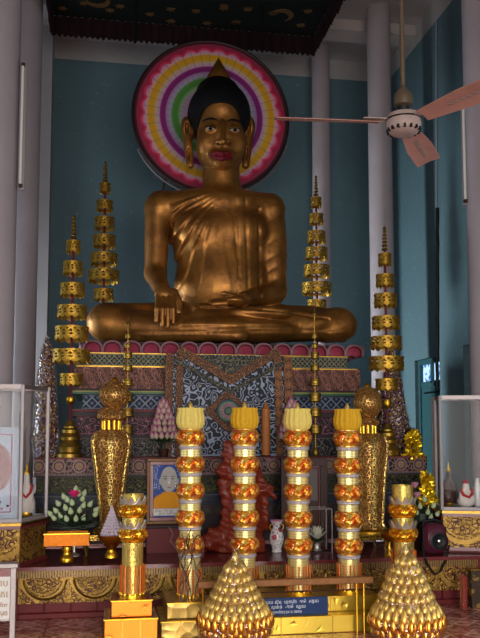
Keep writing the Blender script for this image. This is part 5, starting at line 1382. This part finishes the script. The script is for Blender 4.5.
# green bouquet with pink flowers
Y = 7.3; t = on('mixed_bouquet', 'dark green leafy bouquet with pale buds and two pink flowers behind the plum speaker', 'bouquet', 421, Y)
lat(t, 'pot', 'dark_wood', 421, Y, [(6, 555), (8, 540), (9, 530), (8, 529)], DT)
m = MB(); c0 = Vector((0, 0, W(421, 515, Y).z-DT))
for i in range(90):
    a = random.uniform(0, 2*PI); e = random.uniform(-.3, 1.2); L = random.uniform(.08, .20); d = Vector((math.cos(a)*math.cos(e), math.sin(a)*math.cos(e)*.6, math.sin(e)*1.1)); s = d.cross(Vector((0, 1, .3))).normalized()*.02; b = c0+Vector((0, 0, -.08))
    pts = [b+d*L*.3, b+d*L*.65+s, b+d*L, b+d*L*.65-s]; n_ = Vector((0, .003, 0)); m.add([p+n_ for p in pts]+[p-n_ for p in pts], [(0, 1, 2, 3), (7, 6, 5, 4), (0, 4, 5, 1), (1, 5, 6, 2), (2, 6, 7, 3), (3, 7, 4, 0)])
m.lathe([(.06, -.14), (.1, -.05), (.09, .02), (.03, .06)], 12, c=tuple(c0))
o = m.build('foliage', 'dark_leaf', t); o['kind'] = 'stuff'
for px, py in ((414, 503), (420, 506), (427, 512), (432, 505), (417, 512), (436, 513), (424, 499), (430, 517)):
    w_ = W(px, py+3, Y-.12); o = bpy.data.objects.new('lotus_bud', lm); COL.objects.link(o); o.parent = t; o.location = w_-t.location; o.rotation_euler = (random.uniform(-.3, .3), (px-422)*.05, 0)
for px, py in ((415, 486), (417, 496)):
    w_ = W(px, py+2, Y-.1); petals(t, 'pink_petal', 'pink_petal', tuple(w_-t.location), 7, .05, .018, .8)
    m = MB(); m.tube([tuple(c0), tuple(w_-t.location)], .004, 5); m.build('stem', 'leaf', t)
# speaker
Y = 7.0; a, b = W(424.5, 540, Y), W(447.5, 540, Y); w = b.x-a.x; z1 = W(436, 524, Y).z-DT; k = mpp(436, Y)
t = thing('portable_speaker', 'plum portable speaker with a round black cone and strap on the platform at right', 'speaker', ((a.x+b.x)/2, Y, DT))
m = MB(); m.box(-w/2, w/2, 0, .16, .01, z1, b=.035); m.build('cabinet', 'speaker_plum', t, smooth=40)
cz_ = W(438, 541, Y).z-DT; cx_ = W(438.7, 541, Y).x-t.location.x
R90 = Matrix.Rotation(PI/2, 3, 'X')
def disc(name, mat, pr, parent):
    m = MB(); m.lathe(pr, 36); m.v = [tuple(R90 @ Vector(v)+Vector((cx_, 0, cz_))) for v in m.v]; return m.build(name, mat, parent, smooth=40)
disc('woofer_ring', 'speaker_plum', [(9.6*k, -.002), (9.6*k, .012), (8.6*k, .016), (8.4*k, .004)], t)
disc('woofer', 'black_rubber', [(8.6*k, .0), (8.4*k, .012), (7*k, .014), (6*k, .008), (3*k, .004), (2.6*k, .012)], t); disc('dust_cap', 'silver', [(1.6*k, .010), (1.4*k, .016), (.5*k, .02)], t)
m = MB(); m.tube([(-w/2+.01, .06, z1-.03), (-w/2+.01, .05, z1+.02), (0, .05, z1+.035), (w/2-.03, .05, z1+.01), (w/2-.02, .06, z1-.02)], .014, 8); m.build('handle', 'black_rubber', t, smooth=50)
for s in (-1, 1):
    m = MB(); m.box(s*w/2-.006 if s < 0 else s*w/2-.012, s*w/2+.012 if s < 0 else s*w/2+.006, .03, .13, .03, z1-.03, b=.005); m.build('side_grip', 'black_rubber', t)
m = MB(); P_ = [(423, 545), (424, 556), (428, 565), (435, 575), (440, 572), (446, 560), (449, 545)]
Yq = 6.86; pts = [Vector(W(x, y, Yq+(.1 if i in (0, 6) else .05 if i in (1, 5) else 0)))-t.location for i, (x, y) in enumerate(P_)]
m.loft([[p+Vector((-.012, 0, 0)), p+Vector((.012, 0, 0)), p+Vector((.012, .004, 0)), p+Vector((-.012, .004, 0))] for p in pts]); m.build('strap', 'black_cloth', t)
# incense bundle and gilded block on the floor
Y = 6.74; t = on('incense_bundle', 'upright bundle of incense sticks in clear plastic leaning by the platform at right', 'incense', 461.3, Y, 0)
k = mpp(461, Y); H = W(461, 573, Y).z
for i in range(19):
    a = i*2.4; r = .0062*math.sqrt(i); m = MB(); m.tube([(r*math.cos(a), r*math.sin(a), 0), (r*math.cos(a)*1.1, r*math.sin(a), H*random.uniform(.86, .97))], .0042, 6); m.build('incense_stick', 'wood' if i % 2 else 'red_scarf', t, smooth=50)
m = MB(); m.box(-4.2*k, 4.2*k, -.035, .035, 0, H, b=.01); m.build('plastic_sleeve', 'film', t)
Y = 6.78; t = on('gilded_block', 'upright brown block with worn gold patches beside the incense bundle', 'block', 472.5, Y, 0); k = mpp(472, Y); H = W(472, 570, Y).z
m = MB(); m.box(-5*k, 5*k, -.035, .035, 0, H, b=.004); m.build('block', 'worn_gilt', t); m = MB(); m.box(-5.3*k, 5.3*k, -.04, .04, H, H+.012); m.build('cap', 'dark_gold', t)
# ---------------------------------------------------------------- inside the cases
def figure(px, py0, py1, hw, Y, zb, label, scarf=True, hat=True, mat='statue_white', cat='statuette'):
    t = on('draped_statuette', label, cat, px, Y, zb); k = mpp(px, Y); Hh = W(px, py0, Y).z-zb; wv = hw*k
    def sd(P):
        x, y, z = P[..., 0], P[..., 1], P[..., 2]
        d = s_ell(P, (0, 0, Hh*.24), (wv*.95, wv*.8, Hh*.22)); d = smin(d, s_ell(P, (0, 0, Hh*.42), (wv*.62, wv*.5, Hh*.25)), .03)
        d = smin(d, s_ell(P, (0, -.005, Hh*.72), (wv*.34, wv*.34, Hh*.13)), .02)
        d = smin(d, s_cap(P, (-wv*.6, 0, Hh*.52), (-wv*.75, -wv*.4, Hh*.32), wv*.16, wv*.13), .02); d = smin(d, s_cap(P, (wv*.6, 0, Hh*.52), (wv*.6, -wv*.5, Hh*.35), wv*.16, wv*.13), .02)
        return smax(d, Hh*.08-z, .005)
    v, q = surface(sd, (-wv*1.15, -wv*1.15, 0), (wv*1.15, wv*1.0, Hh), max(.006, wv/16)); np_obj('body', v, q, [mat], t)
    m = MB(); m.lathe([(wv*.7, 0), (wv*.75, Hh*.03), (wv*.6, Hh*.07), (wv*.65, Hh*.14)], 24); m.build('base', 'gold' if hat else 'silver', t, smooth=40)
    if scarf:
        m = MB(); m.tube([(-wv*.62, -.02, Hh*.60), (-wv*.45, -wv*.45, Hh*.45), (0, -wv*.72, Hh*.38), (wv*.45, -wv*.45, Hh*.47), (wv*.62, -.02, Hh*.60), (wv*.2, wv*.35, Hh*.62), (-wv*.3, wv*.35, Hh*.62), (-wv*.62, -.02, Hh*.60)], wv*.15, 10); m.build('scarf', 'red_scarf', t, smooth=60)
    if hat:
        m = MB(); m.lathe([(wv*.28, Hh*.80), (wv*.3, Hh*.83), (wv*.12, Hh*.88), (wv*.09, Hh*.95), (.003, Hh)], 16); m.build('hat', 'bright_gold', t, smooth=40)
    else:
        m = MB(); m.lathe([(wv*.30, Hh*.82), (wv*.34, Hh*.86), (wv*.2, Hh*.93), (.003, Hh*.96)], 16); m.build('cap', 'red_scarf', t, smooth=40)
    return t
figure(26.5, 464, 512, 9, 7.30, .785, 'white draped statuette with a red scarf and gold hat inside the left glass case')
figure(466, 478, 512, 9.5, 7.22, .81, 'white draped statuette with a red scarf inside the right glass case', hat=False)
figure(449, 462, 505, 8, 7.38, .81, 'dark brown statuette inside the right glass case, left of the white one', scarf=False, hat=True, mat='dark_wood')
m = MB(); Y = 7.38; k = mpp(475, Y); m.lathe([(.03, 0), (.045, .05), (.03, .2), (.018, .24), (.02, .27)], 18)
tag(m.build('white_bottle', 'china', None, (W(477.5, 500, Y).x, Y, .81), smooth=40), 'white bottle inside the right glass case at the picture edge', 'bottle')
# framed picture in the left case
Y = 7.12; a, b = W(-26, 480, Y), W(18.5, 480, Y); H = W(10, 427, Y).z-.785; w = b.x-a.x
t = thing('oval_portrait_frame', 'white framed picture with a red oval leaning inside the left glass case', 'picture', ((a.x+b.x)/2, Y, .785)); k = mpp(10, Y)
frame(t, 'outer_frame', 'blue_white', w/2, H/2, w/2-4*k, H/2-4*k, H/2, .03, 0)
m = MB(); m.box(-w/2+3*k, w/2-3*k, .012, .02, 3*k, H-3*k); bk = m.build('mount', 'blue_white', t)
frame(t, 'red_line', 'red_scarf', w/2-7*k, H/2-7*k, w/2-7.8*k, H/2-7.8*k, H/2, .004, .008)
m = MB(); m.prism([(w*.32*math.cos(q), H*.56+H*.26*math.sin(q)) for q in np.linspace(0, 2*PI, 33)[:-1]], .007, .012); m.build('red_oval', 'frame_red', t)
for i in range(14):
    m = MB(); x = random.uniform(-.12, .2)*1.0; z = H*random.uniform(.09, .24); m.ell((x, .008, z), (.012, .004, .01), 8, 6); m.build('printed_flower', random.choice(['lilac_white', 'dark_wood', 'pink_petal']), bk, smooth=True)
# sign at the lower left
Y = 5.93; a, b = W(-40, 600, Y), W(16, 600, Y); t = thing('notice_stand', 'metal framed notice board with brown Khmer lettering at the lower left edge', 'sign', (b.x, Y, 0)); w = b.x-a.x
zt_ = W(10, 563, Y).z; k = mpp(8, Y)
for x in (-.02, -w+.02):
    m = MB(); m.box(x-.02, x+.02, -.015, .02, 0, zt_-.02, b=.004); m.build('leg', 'aluminium', t); m = MB(); m.box(x-.018, x+.018, .02, .16, 0, .02); m.build('foot', 'aluminium', t)
m = MB(); m.box(-w-.01, .012, -.02, .06, zt_-.035, zt_, b=.005); m.build('top_rail', 'aluminium', t)
m = MB(); z0_, z1_ = W(8, 619, Y).z, W(8, 576.5, Y).z; m.box(-w+.04, -.04, -.004, .01, z0_, z1_); m.build('notice', 'paper', t)
m = MB(); m.box(-w+.04, -.04, -.006, .01, z1_, zt_-.035); m.build('header_strip', 'frame_red', t)
m = MB(); m.box(-w+.04, -.04, -.01, .015, z0_-.012, z0_); m.build('bottom_rail', 'aluminium', t)
for s, py, sz in (('ប្រិយមិត្តរាប', 585, 9), ('សូមគោរពគ្គេ', 596, 9), ('Please for', 605.5, 6.5), ('បរិច្ចាគរុង', 614, 6)):
    text_obj(s, sz*k, 'lettering', 'brown_text', t, (-.052, -.006, W(8, py+1, Y).z), align='RIGHT')
# ---------------------------------------------------------------- daylight
w = bpy.data.worlds.new('world'); SC.world = w; w.use_nodes = True
bg = w.node_tree.nodes['Background']; bg.inputs[0].default_value = (.75, .87, 1, 1); bg.inputs[1].default_value = 1.0
def area(name, loc, rot, sx, sy, col, pw, spread=180):
    l = bpy.data.lights.new(name, 'AREA'); l.shape = 'RECTANGLE'; l.size = sx; l.size_y = sy; l.color = col; l.energy = pw; l.spread = math.radians(spread)
    o = bpy.data.objects.new(name, l); COL.objects.link(o); o.location = loc; o.rotation_euler = rot; return o
# sky seen through the three front doorways
area('daylight_door', (-2.55, YF-.1, 1.8), (PI/2-.3, 0, 0), 2.0, 3.3, (1, .95, .9), 135, 115)
area('daylight_door', (.3, YF-.1, 1.8), (PI/2-.3, 0, 0), 2.7, 3.3, (1, .95, .9), 180, 115)
area('daylight_door', (3.0, YF-.1, 1.8), (PI/2-.3, 0, 0), 1.8, 3.3, (1, .95, .9), 108, 115)
# side windows
area('daylight_window', (XL-.1, 8.5, 2.0), (0, -PI/2, 0), 2.3, 2.1, (.6, .8, 1), 80)
area('daylight_window', (XL-.1, 4.2, 2.0), (0, -PI/2, 0), 2.3, 1.9, (.9, .95, 1), 45)
area('daylight_window', (XR+.1, 4.1, 2.1), (0, PI/2, 0), 2.2, 2.1, (.9, .95, 1), 35)
area('daylight_window', (XL-.1, 11.05, 2.0), (0, -PI/2+.06, 0), 2.3, 1.2, (.86, .95, 1), 170, 70)  # unseen rear window, added to brighten the lower right wall
sun = bpy.data.lights.new('sun', 'SUN'); sun.energy = 1.6; sun.color = (1, .86, .66); sun.angle = .02
so = bpy.data.objects.new('sun', sun); COL.objects.link(so)
so.rotation_euler = Vector((-.03, .93, -.335)).to_track_quat('-Z', 'Y').to_euler()
v = SC.view_settings; v.view_transform = 'Standard'; v.look = 'None'; v.gamma = 1; v.use_curve_mapping = False; v.exposure = -0.2
SC.cycles.use_denoising = True; SC.cycles.max_bounces = 8; SC.cycles.transparent_max_bounces = 16; SC.cycles.sample_clamp_indirect = 4
